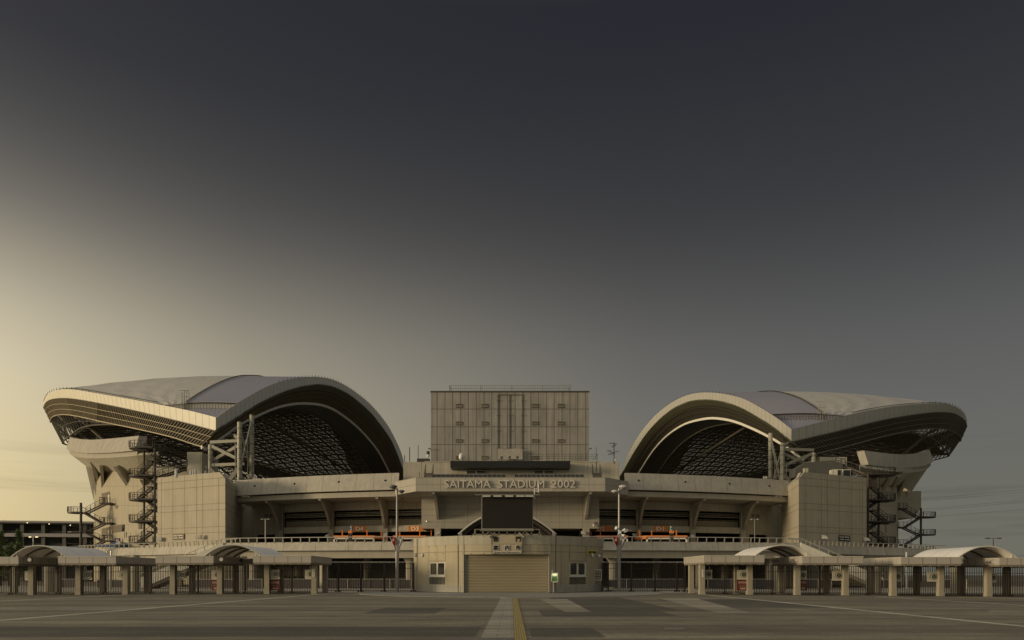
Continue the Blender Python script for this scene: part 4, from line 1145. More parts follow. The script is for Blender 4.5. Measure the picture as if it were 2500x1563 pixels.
# small blue and green direction boards beside D4 and D1
for px,col_,lab,txt in ((857,'blue_panel','small blue arrow sign left of the D4 sign','<'),(1637.5,'green_panel','small green arrow sign right of the D1 sign','>')):
    Y = 120.6; x = PX(px,Y); r = thing('arrow_sign',(x,Y,PZ(1297,Y)),lab,'sign')
    MB().box(x-.24,x+.24,Y-.1,Y,PZ(1298,Y),PZ(1284,Y)).done('board',col_,r)
    for zc, k in ((PZ(1287.5,Y),1),(PZ(1294.5,Y),1)):
        d = -1 if txt=='<' else 1; m = MB()
        m.beam((x-.12*d,Y-.14,zc+.2),(x+.1*d,Y-.14,zc),.07); m.beam((x+.1*d,Y-.14,zc),(x-.12*d,Y-.14,zc-.2),.07); m.beam((x-.16*d,Y-.14,zc),(x+.08*d,Y-.14,zc),.06); m.done('arrow','white_paint',r)
for px,lab in ((854.5,'dark information pillar with orange top in front of the D4 shelter'),(1640.5,'dark information pillar with orange top in front of the D1 shelter')):
    Y = 112; x = PX(px,Y); r = thing('information_pillar',(x,Y,5.1),lab,'pillar')
    MB().box(x-.27,x+.27,Y,Y+.4,5.1,PZ(1302,Y)).done('body','stair_steel',r); MB().box(x-.29,x+.29,Y-.03,Y+.43,PZ(1302,Y),PZ(1296,Y)).done('cap','orange_panel',r)
    m = MB()
    for k in range(5): z = 5.8+k*.42; m.box(x-.2,x+.2,Y-.02,Y+.05,z,z+.05)
    m.done('text_lines','pillar_steel',r)
# hooded wall lamps
def hood(px, py, Y, sgn, lab, s=1.0):
    x, _, z = P(px,py,Y); r = thing('wall_lamp',(x,Y,z),lab,'lamp','hooded white wall lamps')
    n = 6; pts = [(x-sgn*.45*s,Y,z-.28*s)]
    for k in range(n+1):
        a = math.pi/2*k/n; pts.append((x-sgn*.45*s+sgn*.9*s*math.sin(a)*1.0, Y, z-.28*s+.62*s*math.cos(a)))
    MB().prism(pts,(0,-.5*s,0)).done('hood','lamp_white',r)
    MB().cbox((x-sgn*.2*s,Y-.25*s,z-.3*s),.4*s,.3*s,.1*s).done('lens','lamp_dark',r)
for px,py,Y,s,lab,sc in ((391,1317,124.6,-1,'curved wall lamp at the far left edge of the west corner block',1.0),(486,1311,119.9,-1,'curved wall lamp right of the brown sign on the west corner block',1.0),
    (291,1326,153,-1,'curved wall lamp beside the blue shelter roof on the west wall',1.1),
    (799,1308,127.4,-1,'small hooded lamp on the column left of the D4 shelter',.8),(941,1306,126,-1,'small hooded lamp on the column between D4 and D3',.8),(1069,1301,118.6,-1,'small hooded lamp on the column left of the big screen',.8),
    (1424,1301,118.6,1,'small hooded lamp on the column right of the big screen',.8),(1549,1306,126,1,'small hooded lamp on the column between D2 and D1',.8),(1691,1309,127.4,1,'small hooded lamp on the column right of the D1 shelter',.8),
    (2012,1312,120,1,'pale wedge lamp left of the dark sign on the east corner block',1.0),(2114,1317,124.6,1,'pale wedge lamp at the far right edge of the east corner block',1.0)):
    hood(px,py,Y,s,lab,sc)
# brown and black direction boards on the corner blocks
for pa,pb,ya,yb,mm,ink,lab,sgn in ((423,450,1305,1318,'shade_reveal','cream_letters','brown direction sign with pale lettering on the west corner block',-1),(2047.5,2075,1307,1321,'black_sheet','cream_letters','black direction sign with pale lettering on the east corner block',1)):
    # the block's face runs from (45.9,118) to (60.3,125.4)
    def face(px): 
        t = (px-CX)/F*sgn; k = (125.4-118)/(60.3-45.9); y = (118-k*45.9)/(1-k*t); return y-.08
    Ya,Yb = face(pa),face(pb); a,b,c,d = P(pa,yb,Ya),P(pb,yb-1.2*(-sgn),Yb),P(pb,ya-1.2*(-sgn),Yb),P(pa,ya,Ya)
    r = thing('direction_sign',((a[0]+b[0])/2,(Ya+Yb)/2,a[2]),lab,'sign'); MB().prism([a,b,c,d],(0,-.12,0)).done('board',mm,r)
    m = MB(); rr = random.Random(5)
    for row,(t0,t1) in enumerate(((.62,.78),(.2,.36))):
        u = .06
        while u < .92:
            w_ = rr.choice((.025,.035,.05)); q = lambda uu,vv: tuple(V(a).lerp(V(b),uu).lerp(V(d).lerp(V(c),uu),vv)+V((0,-.13,0)))
            hgt = t1 + (.05 if rr.random()<.3 else 0); 
            if not (.42<u<.5): m.prism([q(u,t0),q(u+w_*.7,t0),q(u+w_*.7,hgt),q(u,hgt)],(0,-.02,0))
            u += w_+.012
    m.done('letters',ink,r)
# A1 gate on the west wall: blue sign and blue shelter
Y = 156; x0,x1 = PX(281,Y),PX(293,Y); r = thing('gate_sign',((x0+x1)/2,Y,PZ(1324,Y)),'blue sign reading A1 with red edges on the west wall','sign')
MB().box(x0,x1,Y-.1,Y,PZ(1324,Y),PZ(1314,Y)).done('board','blue_panel',r); words('letters','A1',.75,((x0+x1)/2,Y-.14,PZ(1319,Y)),'white_paint',r,depth=.04,width=.62,bold=.02)
for x in (x0,x1): MB().box(x-.06,x+.12,Y-.12,Y-.02,PZ(1323,Y),PZ(1315,Y)).done('edge_strip','red_sign',r)
r = thing('entrance_shelter',(PX(278,152),152,5.1),'blue flat-roofed gate shelter under the A1 sign','gate shelter')
MB().box(PX(255,152),PX(303,152),149,155,PZ(1337,152),PZ(1330,152)).done('roof','blue_roof',r)
MB().box(PX(281,154),PX(303,154),153,157,PZ(1334,154),PZ(1324.5,154)).done('wall','blue_roof',r)
MB().box(PX(254,148.5),PX(280,148.5),148,148.4,PZ(1339,148.5),PZ(1337,148.5)).done('frame','white_paint',r)
for px in (255,279.5): MB().box(PX(px,148.4)-.1,PX(px,148.4)+.1,148,148.3,5.1,PZ(1338,148)).done('post','white_paint',r)
r = thing('glass_canopy',(PX(2180,140),139,5.1),'small glass canopy at the foot of the east escape stair','canopy')
m = MB(); m.prism([P(2160,1334,139),P(2183,1338,139),P(2183,1336,139),P(2164,1331,139)],(0,4,.3)); m.prism([P(2183,1339,139),P(2212,1345,139),P(2210,1342.5,139),P(2183,1336.5,139)],(0,4,.3)); m.done('roof','pillar_steel',r)
for px in (2165,2183,2205): MB().box(PX(px,139)-.08,PX(px,139)+.08,139,139.2,5.1,PZ(1337,139)).done('post','stair_steel',r)

# ---- lamps on the deck
def lamppost(px, Y, z0, ptop, lab, group, hs=1.0, lit=False, one=False, prop='double lamp post', headm='lamp_white', polem='pole_grey', r_=.09):
    x = PX(px,Y); zt = PZ(ptop,Y); r = thing('street_lamp',(x,Y,z0),lab,'street lamp',group)
    m = MB(); m.tube((x,Y,z0),(x,Y,zt),r_,8,r2=r_*.7); m.done('pole',polem,r)
    MB().tube((x-.75*hs,Y,zt),(x+.75*hs,Y,zt),.04,5).done('arm',polem,r)
    for d in (-1,1):
        m = MB(); m.ball((x+d*.75*hs,Y,zt-.02),.33*hs,.22*hs,.10*hs,12); m.done('lamp_head','lamp_glow' if lit else headm,r,smooth_=True)
lamppost(648,95,5.1,1267.5,'slim grey twin lamp on the deck before the west corner block','twin lamps on the deck',hs=.55,r_=.07)
lamppost(1842.5,95,5.1,1285-17,'slim grey twin lamp on the deck before the east corner block','twin lamps on the deck',hs=.55,r_=.07)
# ================================================================ information booth
BX, BY, BR = -.36, 73.4, 9.35
bt = thing('information_booth', (BX,BY,0), 'low round-fronted beige gate office with roller shutter and raised sign letters', 'building')
def bp(a, r=BR): return (BX + r*math.sin(a), BY - r*math.cos(a))
def ang(px):
    lo, hi = -1.5, 1.5
    for _ in range(50):
        mid = (lo+hi)/2; x, y = bp(mid)
        if CX + x*F/y < px: lo = mid
        else: hi = mid
    return mid
def wallarc(m, a0, a1, z0, z1, r=BR, n=None, th=.3, u0=0):
    n = n or max(2, int(abs(a1-a0)/.06))
    A = rng(a0, a1, n); k = len(m.v)
    m.grid([[(*bp(a,r),z0) for a in A],[(*bp(a,r),z1) for a in A]], u0=u0, v0=z0)
    m.grid([[(*bp(a,r-th),z0) for a in A],[(*bp(a,r-th),z1) for a in A]], flip=True)
    m.grid([[(*bp(a,r-th),z1) for a in A],[(*bp(a,r),z1) for a in A]], flip=True)
    m.grid([[(*bp(a,r-th),z0) for a in A],[(*bp(a,r),z0) for a in A]])
    for a in (a0,a1): m.quad((*bp(a,r-th),z0),(*bp(a,r),z0),(*bp(a,r),z1),(*bp(a,r-th),z1))
aL, aR = ang(1133), ang(1341)
w1, w2, w3, w4 = ang(1047.5), ang(1086.5), ang(1390.5), ang(1431.5)
FULL = math.pi
m = MB()
for a0, a1 in ((-FULL*.75, aL), (aR, FULL*.75)): wallarc(m, a0, a1, .06, .70, BR+.012)
m.done('base_wall','booth_base',bt)
m = MB()
for a0, a1, z0, z1 in ((-FULL*.75,w1,.70,4.28),(w1,w2,2.78,4.28),(w2,aL,.70,4.28),(aL,aR,3.40,4.28),(aR,w3,.70,4.28),(w3,w4,2.78,4.28),(w4,FULL*.75,.70,4.28)):
    wallarc(m, a0, a1, z0, z1, u0=(a0+3)*BR)
m.done('wall','booth_panels',bt)
m = MB(); wallarc(m, -FULL*.75, FULL*.75, 4.28, 5.06, BR+.03, 60); m.done('parapet','booth_band',bt)
m = MB(); A = rng(-FULL*.75, FULL*.75, 50); m.prism([(*bp(a,BR-.2),4.7) for a in A],(0,0,-.2)); m.done('roof','plain_concrete',bt)
# vertical channel strips beside the shutter and seams
for px, w_ in ((1118.5,.06),(1356,.06),(1132,.09),(1343,.09)):
    a = ang(px); m = MB(); wallarc(m, a-w_/BR/2, a+w_/BR/2, .1, 5.0, BR+.045, 1, .05); m.done('seam_strip','shade_reveal' if w_<.08 else 'booth_base',bt)
for px in (1133.5, 1341):
    a = ang(px); x,y = bp(a); MB().box(x-.03,x+.03,y,y+1.2,0,3.4).done('jamb','lamp_dark',bt)
ys = bp(0)[1]+1.0
xa, xb = bp(aL)[0]+.1, bp(aR)[0]-.1
m = MB(); n = 25; zz = []
for k in range(n):
    z0 = .04+k*3.4/n; z1 = .04+(k+1)*3.4/n; m.grid([[(xa,ys,z0),(xb,ys,z0)],[(xa,ys-.05,(z0+z1)/2),(xb,ys-.05,(z0+z1)/2)],[(xa,ys,z1),(xb,ys,z1)]])
m.box(xa,xb,ys+.01,ys+.1,.04,3.45)
m.done('roller_shutter','shutter_slats',bt)
MB().box(xa,xb,ys-.07,ys+.05,.03,.13).done('shutter_rail','grille_grey',bt)
for x in (xa,xb): MB().box(x-.06,x+.1,ys-.12,ys+.05,0,3.4).done('shutter_guide','grille_grey',bt)
MB().box(xa-.3,xb+.3,ys+.2,ys+.4,0,4.2).done('back_wall','dark_void',bt)
# windows
for a0, a1 in ((w1,w2),(w3,w4)):
    p, q = V((*bp(a0,BR-.06),0)), V((*bp(a1,BR-.06),0)); d = (q-p).normalized(); nrm = V((d.y,-d.x,0))
    def bb(u0,u1,z0,z1,o0,o1):
        A_, B_ = p.lerp(q,u0), p.lerp(q,u1)
        return [A_+nrm*o1+V((0,0,z0)),B_+nrm*o1+V((0,0,z0)),B_+nrm*o0+V((0,0,z0)),A_+nrm*o0+V((0,0,z0)),A_+nrm*o1+V((0,0,z1)),B_+nrm*o1+V((0,0,z1)),B_+nrm*o0+V((0,0,z1)),A_+nrm*o0+V((0,0,z1))]
    f = MB(); 
    for u0,u1,z0,z1 in ((.0,.06,1.52,2.76),(.94,1,1.52,2.76),(.06,.94,2.66,2.76),(.06,.94,1.50,1.64),(.46,.54,1.64,2.66)): f.hexa(bb(u0,u1,z0,z1,-.12,.03))
    f.hexa(bb(-.03,1.03,1.40,1.50,-.1,.10)); f = f.done('window','window_frame',bt)
    for u0,u1 in ((.06,.46),(.54,.94)): MB().hexa(bb(u0,u1,1.64,2.66,-.10,-.04)).done('pane','glass_dark',f)
    g = MB(); g.hexa(bb(0,1,.70,1.40,-.2,-.15)); g.done('grille_back','dark_void',f)
    g = MB()
    for k in range(12): u = k/11.5; g.hexa(bb(u,u+.045,.72,1.40,-.06,-.02))
    for z in (.85,1.05,1.25): g.hexa(bb(0,1,z,z+.025,-.02,.0))
    g.done('grille','grille_grey',f); MB().hexa(bb(-.02,1.02,.66,.73,-.1,.06)).done('sill','window_frame',f)
# seams around the blank panels above the windows
for px0, px1 in ((1048,1086),(1391,1430)):
    m = MB()
    for px in (px0-1,px1+1): a = ang(px); wallarc(m,a-.0022,a+.0022,2.8,4.26,BR+.006,1,.02)
    wallarc(m, ang(px0), ang(px1), 2.86, 2.885, BR+.006, 4, .02); m.done('panel_seam','shade_reveal',bt)
# flat sign bay above the shutter with the lettering
s0, s1 = ang(1201), ang(1275); y_ = BY-BR-.06
x0, x1 = bp(s0)[0], bp(s1)[0]
MB().box(x0,x1,y_,y_+.3,3.44,5.0).done('sign_bay','booth_panels',bt)
for x in (x0,x1): MB().box(x-.02,x+.02,y_-.015,y_+.1,3.42,5.04).done('panel_seam','shade_reveal',bt)
MB().box(x0,x1,y_-.012,y_+.05,4.27,4.30).done('panel_seam','shade_reveal',bt)
for ch, px, py in (('南',1210.5,1316.5),('門',1265,1316.5)):
    words('letter',ch,.50,(PX(px,y_),y_-.03,PZ(py,y_)),'sign_ink',bt,depth=.03,bold=.012)
for ch, px, py in (('案',1210.3,1337.5),('内',1238,1337.5),('所',1265.3,1337.5)):
    x, z = PX(px,y_), PZ(py,y_); pl = MB().box(x-.25,x+.25,y_-.05,y_,z-.25,z+.25).done('letter_plate','sign_plate',bt)
    words('letter',ch,.44,(x,y_-.065,z),'sign_ink',pl,depth=.02,bold=.012)
x0b,x1b,z = PX(1203.5,y_),PX(1272,y_),PZ(1349,y_); pl = MB().box(x0b,x1b,y_-.05,y_,z-.09,z+.09).done('letter_plate','sign_plate',bt)
words('letters','South Gate Information',.14,((x0b+x1b)/2,y_-.065,z),'sign_ink',pl,depth=.015,width=2.2,bold=.002)
# small black fixings on the panels
m = MB(); rr = random.Random(3)
for px in (1047,1064,1083,1088,1130,1346,1352,1369,1389,1412,1431,1442,1455):
    a = ang(px)
    for z in (4.2,3.5,2.6,1.9,.85):
        if rr.random() < .62: x,y = bp(a,BR+.03); m.cbox((x,y,z),.05,.05,.05)
for px in (1150,1180,1232,1256,1300,1330): x,y = bp(ang(px),BR+.05); m.cbox((x,y,4.98),.05,.05,.05); m.cbox((x,y,3.46),.05,.05,.05)
m.done('wall_fixings','sign_ink',bt)
# small round wall lights / cameras
for px, py, lab in ((1013,1356,'white dome camera at the left end of the booth'),(1034,1356,'white dome camera above left booth window'),(1444,1357,'white dome camera below the yellow sign'),(1460,1358,'white dome camera at the right end of the booth')):
    a = ang(px) if 1016<px<1464 else (ang(1018) if px<1100 else ang(1463)); x,y = bp(a,BR+.12); z = PZ(py,y)
    r = thing('dome_camera',(x,y,z),lab,'camera','dome cameras on the booth'); MB().ball((x,y,z),.13,.13,.17).done('dome','plastic_white',r,smooth_=True); MB().cbox((x,y+.1,z+.15),.2,.25,.1).done('bracket','plastic_white',r)
# yellow warning sign
a = ang(1443.5); x,y = bp(a,BR+.05); z = PZ(1348.5,y); r = thing('warning_sign',(x,y,z),'yellow sign with black Japanese lettering high on the booth wall','sign')
d = V((math.cos(a),math.sin(a),0)); nn = V((math.sin(a),-math.cos(a),0)); p0 = V((x,y,z))
m = MB(); q = [p0-d*.78+V((0,0,-.18)),p0+d*.78+V((0,0,-.18)),p0+d*.78+V((0,0,.18)),p0-d*.78+V((0,0,.18))]; m.prism([tuple(v) for v in q], tuple(nn*.05)); m.done('board','yellow_sign',r)
words('letters','防犯カメラ作動中',.26,tuple(p0+nn*.07),'sign_ink',r,depth=.015,rot=(math.pi/2,0,a),width=1.4,bold=.004)
# notice board
a = ang(1457); x,y = bp(a,BR+.2); z = 1.55; p0 = V((PX(1457,y),y,z)); r = thing('notice_board',tuple(p0),'pale framed glass notice case at the right end of the booth','notice board')
x = p0.x; MB().box(x-.52,x+.42,y-.28,y+.3,1.1,2.1).done('case','window_frame',r)
MB().box(x-.3,x+.36,y-.30,y-.2,1.17,2.03).done('pane','glass_dark',r)
m = MB()
for k in range(9): m.box(x-.24+.2*(k%3),x-.10+.2*(k%3),y-.31,y-.3,1.25+.26*(k//3),1.42+.26*(k//3))
m.done('notices','brace_steel',r)
# public telephone
Y = 63.9; x = PX(1354.5,Y); r = thing('public_telephone',(x,Y,0),'lit green public telephone in a pale hood on a thin post right of the shutter','telephone')
MB().tube((x-.1,Y+.15,0.03),(x-.1,Y+.15,1.25),.045,8).done('post','pillar_steel',r)
z0,z1 = PZ(1422,Y),PZ(1398.5,Y)
m = MB(); m.box(x-.30,x+.28,Y+.32,Y+.36,z0,z1); m.box(x-.30,x-.26,Y-.1,Y+.32,z0,z1); m.box(x+.24,x+.28,Y-.1,Y+.32,z0,z1); m.box(x-.30,x+.28,Y-.12,Y+.32,z1-.06,z1); m.box(x-.30,x+.28,Y-.1,Y+.32,z0,z0+.08); m.done('hood','plastic_white',r)
MB().box(x-.13,x+.16,Y+.1,Y+.3,z0+.1,z0+.44).done('telephone_body','phone_green',r); MB().box(x-.18,x+.18,Y+.15,Y+.3,z1-.26,z1-.08).done('light','phone_light',r)
MB().box(x-.26,x-.2,Y-.05,Y+.05,z1+.05,z1+.22).done('antenna','plastic_white',r)

# ================================================================ screen and arched canopy on and behind the booth
Y = 68.2; r = thing('video_screen',(PX(1238.5,Y),Y,4.7),'large blank dark screen on a frame above the booth','screen')
x0,x1,z0,z1 = PX(1175,Y),PX(1301.5,Y),PZ(1292,Y),PZ(1213,Y)
MB().box(x0,x1,Y,Y+.7,z0,z1).done('cabinet','pole_grey',r)
mat('screen_face',(0.016,0.014,0.010),.55,noise=.05,spec=.3)
MB().box(x0+.09,x1-.05,Y-.03,Y+.1,z0+.06,z1-.05).done('display','screen_face',r)
m = MB(); m.box(PX(1160,Y),PX(1318,Y),Y-.6,Y-.3,PZ(1210.5,Y),PZ(1208.6,Y)); m.box(x0,x1,Y-.3,Y+.7,z1,z1+.08); m.done('top_ledge','pillar_steel',r)
m = MB()
for px in (1188,1215,1243,1270,1292): m.cbox((PX(px,Y),Y-.5,PZ(1213,Y)),.75,.25,.13)
m.done('lamp_row','lamp_white',r)
m = MB(); m.box(PX(1172,Y),PX(1303,Y),Y-.5,Y+.6,PZ(1296.5,Y),PZ(1292.5,Y)); m.box(PX(1158,Y),PX(1316,Y),Y-.2,Y,PZ(1294,Y),PZ(1292,Y)); m.done('bottom_ledge','pillar_steel',r)
m = MB()
for k in range(9):
    x = lerp(x0-.6,x1+.6,k/8); m.beam((x,Y+.2,4.7),(x,Y+.2,z0),.12)
m.beam((x0-.8,Y+.2,5.35),(x1+.8,Y+.2,5.35),.12); m.beam((x0-.4,Y+.1,4.7),(x0+1,Y+.1,z0),.1); m.beam((x1+.4,Y+.1,4.7),(x1-1,Y+.1,z0),.1); m.done('support_frame','brace_steel',r)
for px in (1203,1272): 
    m = MB(); yb = BY-BR-.2; x = PX(px,yb); m.beam((x-.25 if px<1250 else x+.25,yb,4.85),(x+.2 if px<1250 else x-.2,yb+.1,5.25),.16); m.done('strut','pillar_steel',r)
Y = 68.0; r = thing('antenna',(PX(1305,Y),Y,PZ(1214,Y)),'white ladder-like aerial on the right corner of the big screen','antenna')
m = MB()
m.tube(P(1305,1217,Y),P(1305,1192,Y),.05,6); m.tube(P(1315,1203,Y),P(1315,1180,Y),.05,6)
for py in (1193,1200): m.tube(P(1305,py,Y),P(1315,py+1,Y),.03,5)
m.tube(P(1312,1188,Y),P(1316,1188,Y),.03,5); m.done('mast','plastic_white',r)
# arched canopy behind the screen
r = thing('arched_canopy',(PX(1239,80),80,5.1),'dark arched roof canopy rising behind the big screen','canopy')
def archpts(Y, pa, pb, pt, py0, n=20, inset=0):
    out = []
    for k in range(n+1):
        t = k/n; h = 1-(2*t-1)**2; out.append(P(lerp(pa+inset,pb-inset,t), lerp(py0,pt+inset*.6,h), Y))
    return out
Ya = 78.0
A1 = archpts(Ya,1119,1358,1249,1305); A2 = archpts(Ya,1119,1358,1249,1305,inset=4); 
m = MB(); m.slab([A1,[(x*1.0,y+8,z) for x,y,z in A1]],(0,0,.1)); m.done('roof','pole_grey',r)
m = MB(); m.path(A1,.10,5); m.done('edge','light_rail',r)
for ins, yy in ((9,.4),(20,2.4),(30,5)):
    B = [(x,y+yy,z) for x,y,z in archpts(Ya,1119,1358,1249,1305,inset=ins)]; MB().path(B,.16,5).done('rib','stair_steel',r)
m = MB(); B = archpts(Ya+.5,1126,1351,1252,1305); m.slab([[(x,y,z) for x,y,z in B],[(x*.94,y+4,z-.5) for x,y,z in B]],(0,0,-.05)); m.done('lining','stair_steel',r)
for px in (1125,1352): MB().beam(P(px,1320,Ya),P(px,1301,Ya),.3).done('post','pole_grey',r)
# ================================================================ ticket gate canopies, columns, sliding gates
GZ = {-1: 62.5, 1: 61.0}
LC = [-44.8,-40.8,-36.8,-32.8,-28.8,-24.8,-20.8,-16.8]
RC = [15.75,19.7,23.65,27.65,31.6,35.55,39.5,43.5]
ordn = ['first','second','third','fourth','fifth','sixth','seventh','eighth','ninth']
def pavilion(sgn, x0, x1, c0, c1, lab):
    yf = 60.5 if sgn < 0 else 59.3; g_ = gz((x0+x1)/2)
    r = thing('gate_canopy',((x0+x1)/2, yf+3.5, g_),lab,'canopy','flat-roofed ticket gate canopies')
    z0, z1 = 2.62+g_, 3.14+g_
    m = MB(); P4 = [(x0,yf),(x1,yf),(x1,yf+7),(x0,yf+7)]
    for k in range(4):
        a, b = P4[k], P4[(k+1)%4]; L_ = math.hypot(b[0]-a[0],b[1]-a[1]); m.quad((*a,z0),(*b,z0),(*b,z1),(*a,z1),((.5,.03),(L_+.5,.03),(L_+.5,.55),(.5,.55)))
    m.quad(*[(x,y,z1) for x,y in P4]); m.done('fascia','canopy_cladding',r)
    MB().box(x0+.03,x1-.03,yf+.03,yf+6.97,z0-.14,z0+.05).done('soffit','canopy_soffit',r)
    MB().box(x0-.03,x1+.03,yf-.03,yf+7.03,z1,z1+.05).done('coping','tent_frame',r)
    m = MB()
    for k in range(7): m.cbox((lerp(x0,x1,(k+.5)/7),yf+.15,z0-.16),.08,.08,.05)
    m.done('downlights','lamp_white',r)
    for cx in (c0, c1):
        y = GZ[sgn]; m = MB(); m.box(cx-.21,cx+.21,y-.02,y+.43,g_-.1,z0-.1); m.box(cx-.23,cx+.23,y-.04,y+.45,g_-.1,g_+.35); m.done('column','gate_column',r)
        m = MB(); m.box(cx-.2,cx+.2,y+3.6,y+4.05,g_-.1,z0-.1); m.done('column','gate_column',r)
    return r
for k,(a,b,lab) in enumerate(((0,1,'flat gate canopy cut off by the left edge of the picture'),(2,3,'flat gate canopy right of the leftmost curved tent roof'),(4,5,'flat gate canopy left of the second curved tent roof'),(6,7,'flat gate canopy nearest the booth on its left side'))):
    pavilion(-1, LC[a]-.45, LC[b]+.3, LC[a], LC[b], lab)
for k,(a,b,lab) in enumerate(((0,1,'flat gate canopy nearest the booth on its right side'),(2,3,'flat gate canopy right of the third curved tent roof'),(4,5,'flat gate canopy with long sunlit left side at the far right'),(6,7,'flat gate canopy cut off by the right edge of the picture'))):
    pavilion(1, RC[a]-.0-.3, RC[b]+.6, RC[a], RC[b], lab)
# curved tent roofs over the openings
def tent(x0, x1, y0, y1, z0, h, lab):
    g_ = gz((x0+x1)/2); z0 += g_; xm = (x0+x1)/2
    r = thing('tent_canopy',(xm,(y0+y1)/2,z0-.4),lab,'tent roof','curved white tent roofs over the gate openings')
    def arc(y, dz=0, n=22, k=1.0): 
        return [(lerp(x0,x1,t), y, z0+dz+h*(1-abs(2*t-1)**2.1)*k) for t in rng(0,1,n)]
    Yg = rng(y0, y1, 7)
    m = MB(); cols_ = arc(y0)
    m.slab([[ (p[0],y,p[2]) for p in cols_] for y in Yg],(0,0,.05)); m.done('roof','tent_fabric',r)
    for y in (y0, y1): MB().path(arc(y,.02),.055,6).done('edge_tube','tent_frame',r)
    for y in rng(y0+1.5, y1-1.0, 2): MB().path(arc(y,-.09),.09,5).done('rib','tent_rib',r)
    for x in (x0+.42, x1-.42):
        for y in (y0+.1, (y0+y1)/2, y1-.3): MB().tube((x,y,z0-.45),(x,y,z0+.27),.07,6).done('post','tent_frame',r)
    for x in (x0+.42, x1-.42): MB().tube((x,y0,z0+.03),(x,y1,z0+.03),.05,5).done('side_rail','tent_frame',r)
    return r
tent(-41.35,-36.85,60.9,68.2,3.17,.92,'leftmost curved white tent roof beside the conifers')
tent(-25.4,-20.75,60.9,67.8,3.17,.92,'curved white tent roof before the west corner block')
tent(20.0,24.8,60.9,67.2,3.17,.92,'curved white tent roof before the east corner block')
tent(36.4,41.25,60.2,67.4,3.15,.95,'rightmost curved white tent roof against the open sky')
# beams closing the recesses behind
for x0,x1,g0 in ((-40.4,-37.3,0),(-24.5,-21.3,0),(20.7,23.3,0),(36.7,40.6,0)):
    g_ = gz((x0+x1)/2); r = thing('gate_beam',((x0+x1)/2,66.5,2.6+g_),{-40.4:'dark lintel beam under the leftmost tent roof',-24.5:'dark lintel beam under the tent roof before the west block',20.7:'dark lintel beam under the tent roof before the east block',36.7:'dark lintel beam under the rightmost tent roof'}[x0],'beam','lintels under the tent roofs')
    m = MB(); yy = 66.3 if x0 in (-40.4,36.7) else 66.8
    m.box(x0,x1,yy,yy+.3,2.55+g_,3.05+g_); m.done('beam','canopy_cladding',r)

# sliding gates: one leaf of each width is modelled, the rest are copies
def gate_leaf(W, H, loc, lab, group, midpost=True, caster=True, gap=.142):
    r = thing('sliding_gate',loc,lab,'gate',group); x0, y0, z0 = loc[0]-W/2, loc[1], loc[2]
    n = int(W/gap); m = MB()
    for k in range(n+1): x = x0+W*k/n; m.box(x-.021,x+.021,y0-.02,y0+.02,z0+.10,z0+H)
    m.done('bars','gate_bars',r)
    m = MB()
    for z in (.14,.55 if False else .22,H-.52,H-.04): m.box(x0,x0+W,y0-.035,y0-.016,z0+z-.02,z0+z+.02)
    m.done('rails','gate_bars',r)
    if midpost:
        for t in (.5,): MB().box(x0+W*t-.05,x0+W*t+.05,y0-.06,y0+.04,z0+.02,z0+H).done('post','gate_bars',r)
    if caster:
        for t in (.46,.54): MB().tube((x0+W*t,y0-.14,z0+.1),(x0+W*t,y0-.06,z0+.1),.09,10).done('wheel','gate_bars',r)
    return r
g1 = None
def bay(xa, xb, Y, lab, first=[None]):
    x = (xa+xb)/2; loc = (x, Y, gz(x))
    W = xb-xa
    key = round(W,1)
    if key not in bay.made: bay.made[key] = gate_leaf(W, 2.46, loc, lab, 'black barred gates between the canopy columns'); return bay.made[key]
    return copytree(bay.made[key], loc, lab)
bay.made = {}
for k in range(7):
    bay(LC[k]+.22, LC[k+1]-.22, 62.95, 'black barred gate in the %s column bay counted from the left edge' % ordn[k])
for k in range(7):
    bay(RC[k]+.22, RC[k+1]-.22, 61.45, 'black barred gate in the %s column bay right of the booth fence' % ordn[k])
# taller fences either side of the booth
def tallfence(x0, x1, Y, lab, splits):
    r = thing('barred_fence',((x0+x1)/2,Y,0),lab,'fence','tall barred fences beside the booth')
    m = MB(); n = int((x1-x0)/.157)
    for k in range(n+1): x = lerp(x0,x1,k/n); m.box(x-.022,x+.022,Y-.02,Y+.02,.08,2.72)
    m.done('bars','gate_bars',r)
    m = MB()
    for z in (.14,2.22,2.68): m.box(x0,x1,Y-.04,Y-.02,z-.022,z+.022)
    m.done('rails','gate_bars',r)
    MB().tube((x0,Y+.5,2.82),(x1,Y+.5,2.82),.035,6).done('guide_rail','light_rail',r)
    m = MB()
    for k in range(10): m.ball((lerp(x0,x1,(k+.3)/10),Y+.45,2.80),.06)
    m.done('rollers','light_rail',r)
    for x in splits: MB().box(x-.07,x+.07,Y-.08,Y+.06,0,2.75).done('post','gate_bars',r)
    for x in splits[1:]:
        for d in (-.2,.2): MB().tube((x+d,Y-.2,.09),(x+d,Y-.12,.09),.09,8).done('wheel','gate_bars',r)
tallfence(PX(789,69.5),PX(1010.5,69.5),69.5,'tall black barred fence between the left gates and the booth',[PX(p,69.5) for p in (789,826,881,938,1010)])
tallfence(PX(1469,69.5),PX(1672,69.5),69.5,'tall black barred fence between the booth and the right gates',[PX(p,69.5) for p in (1470,1485,1541,1600,1652,1672)])
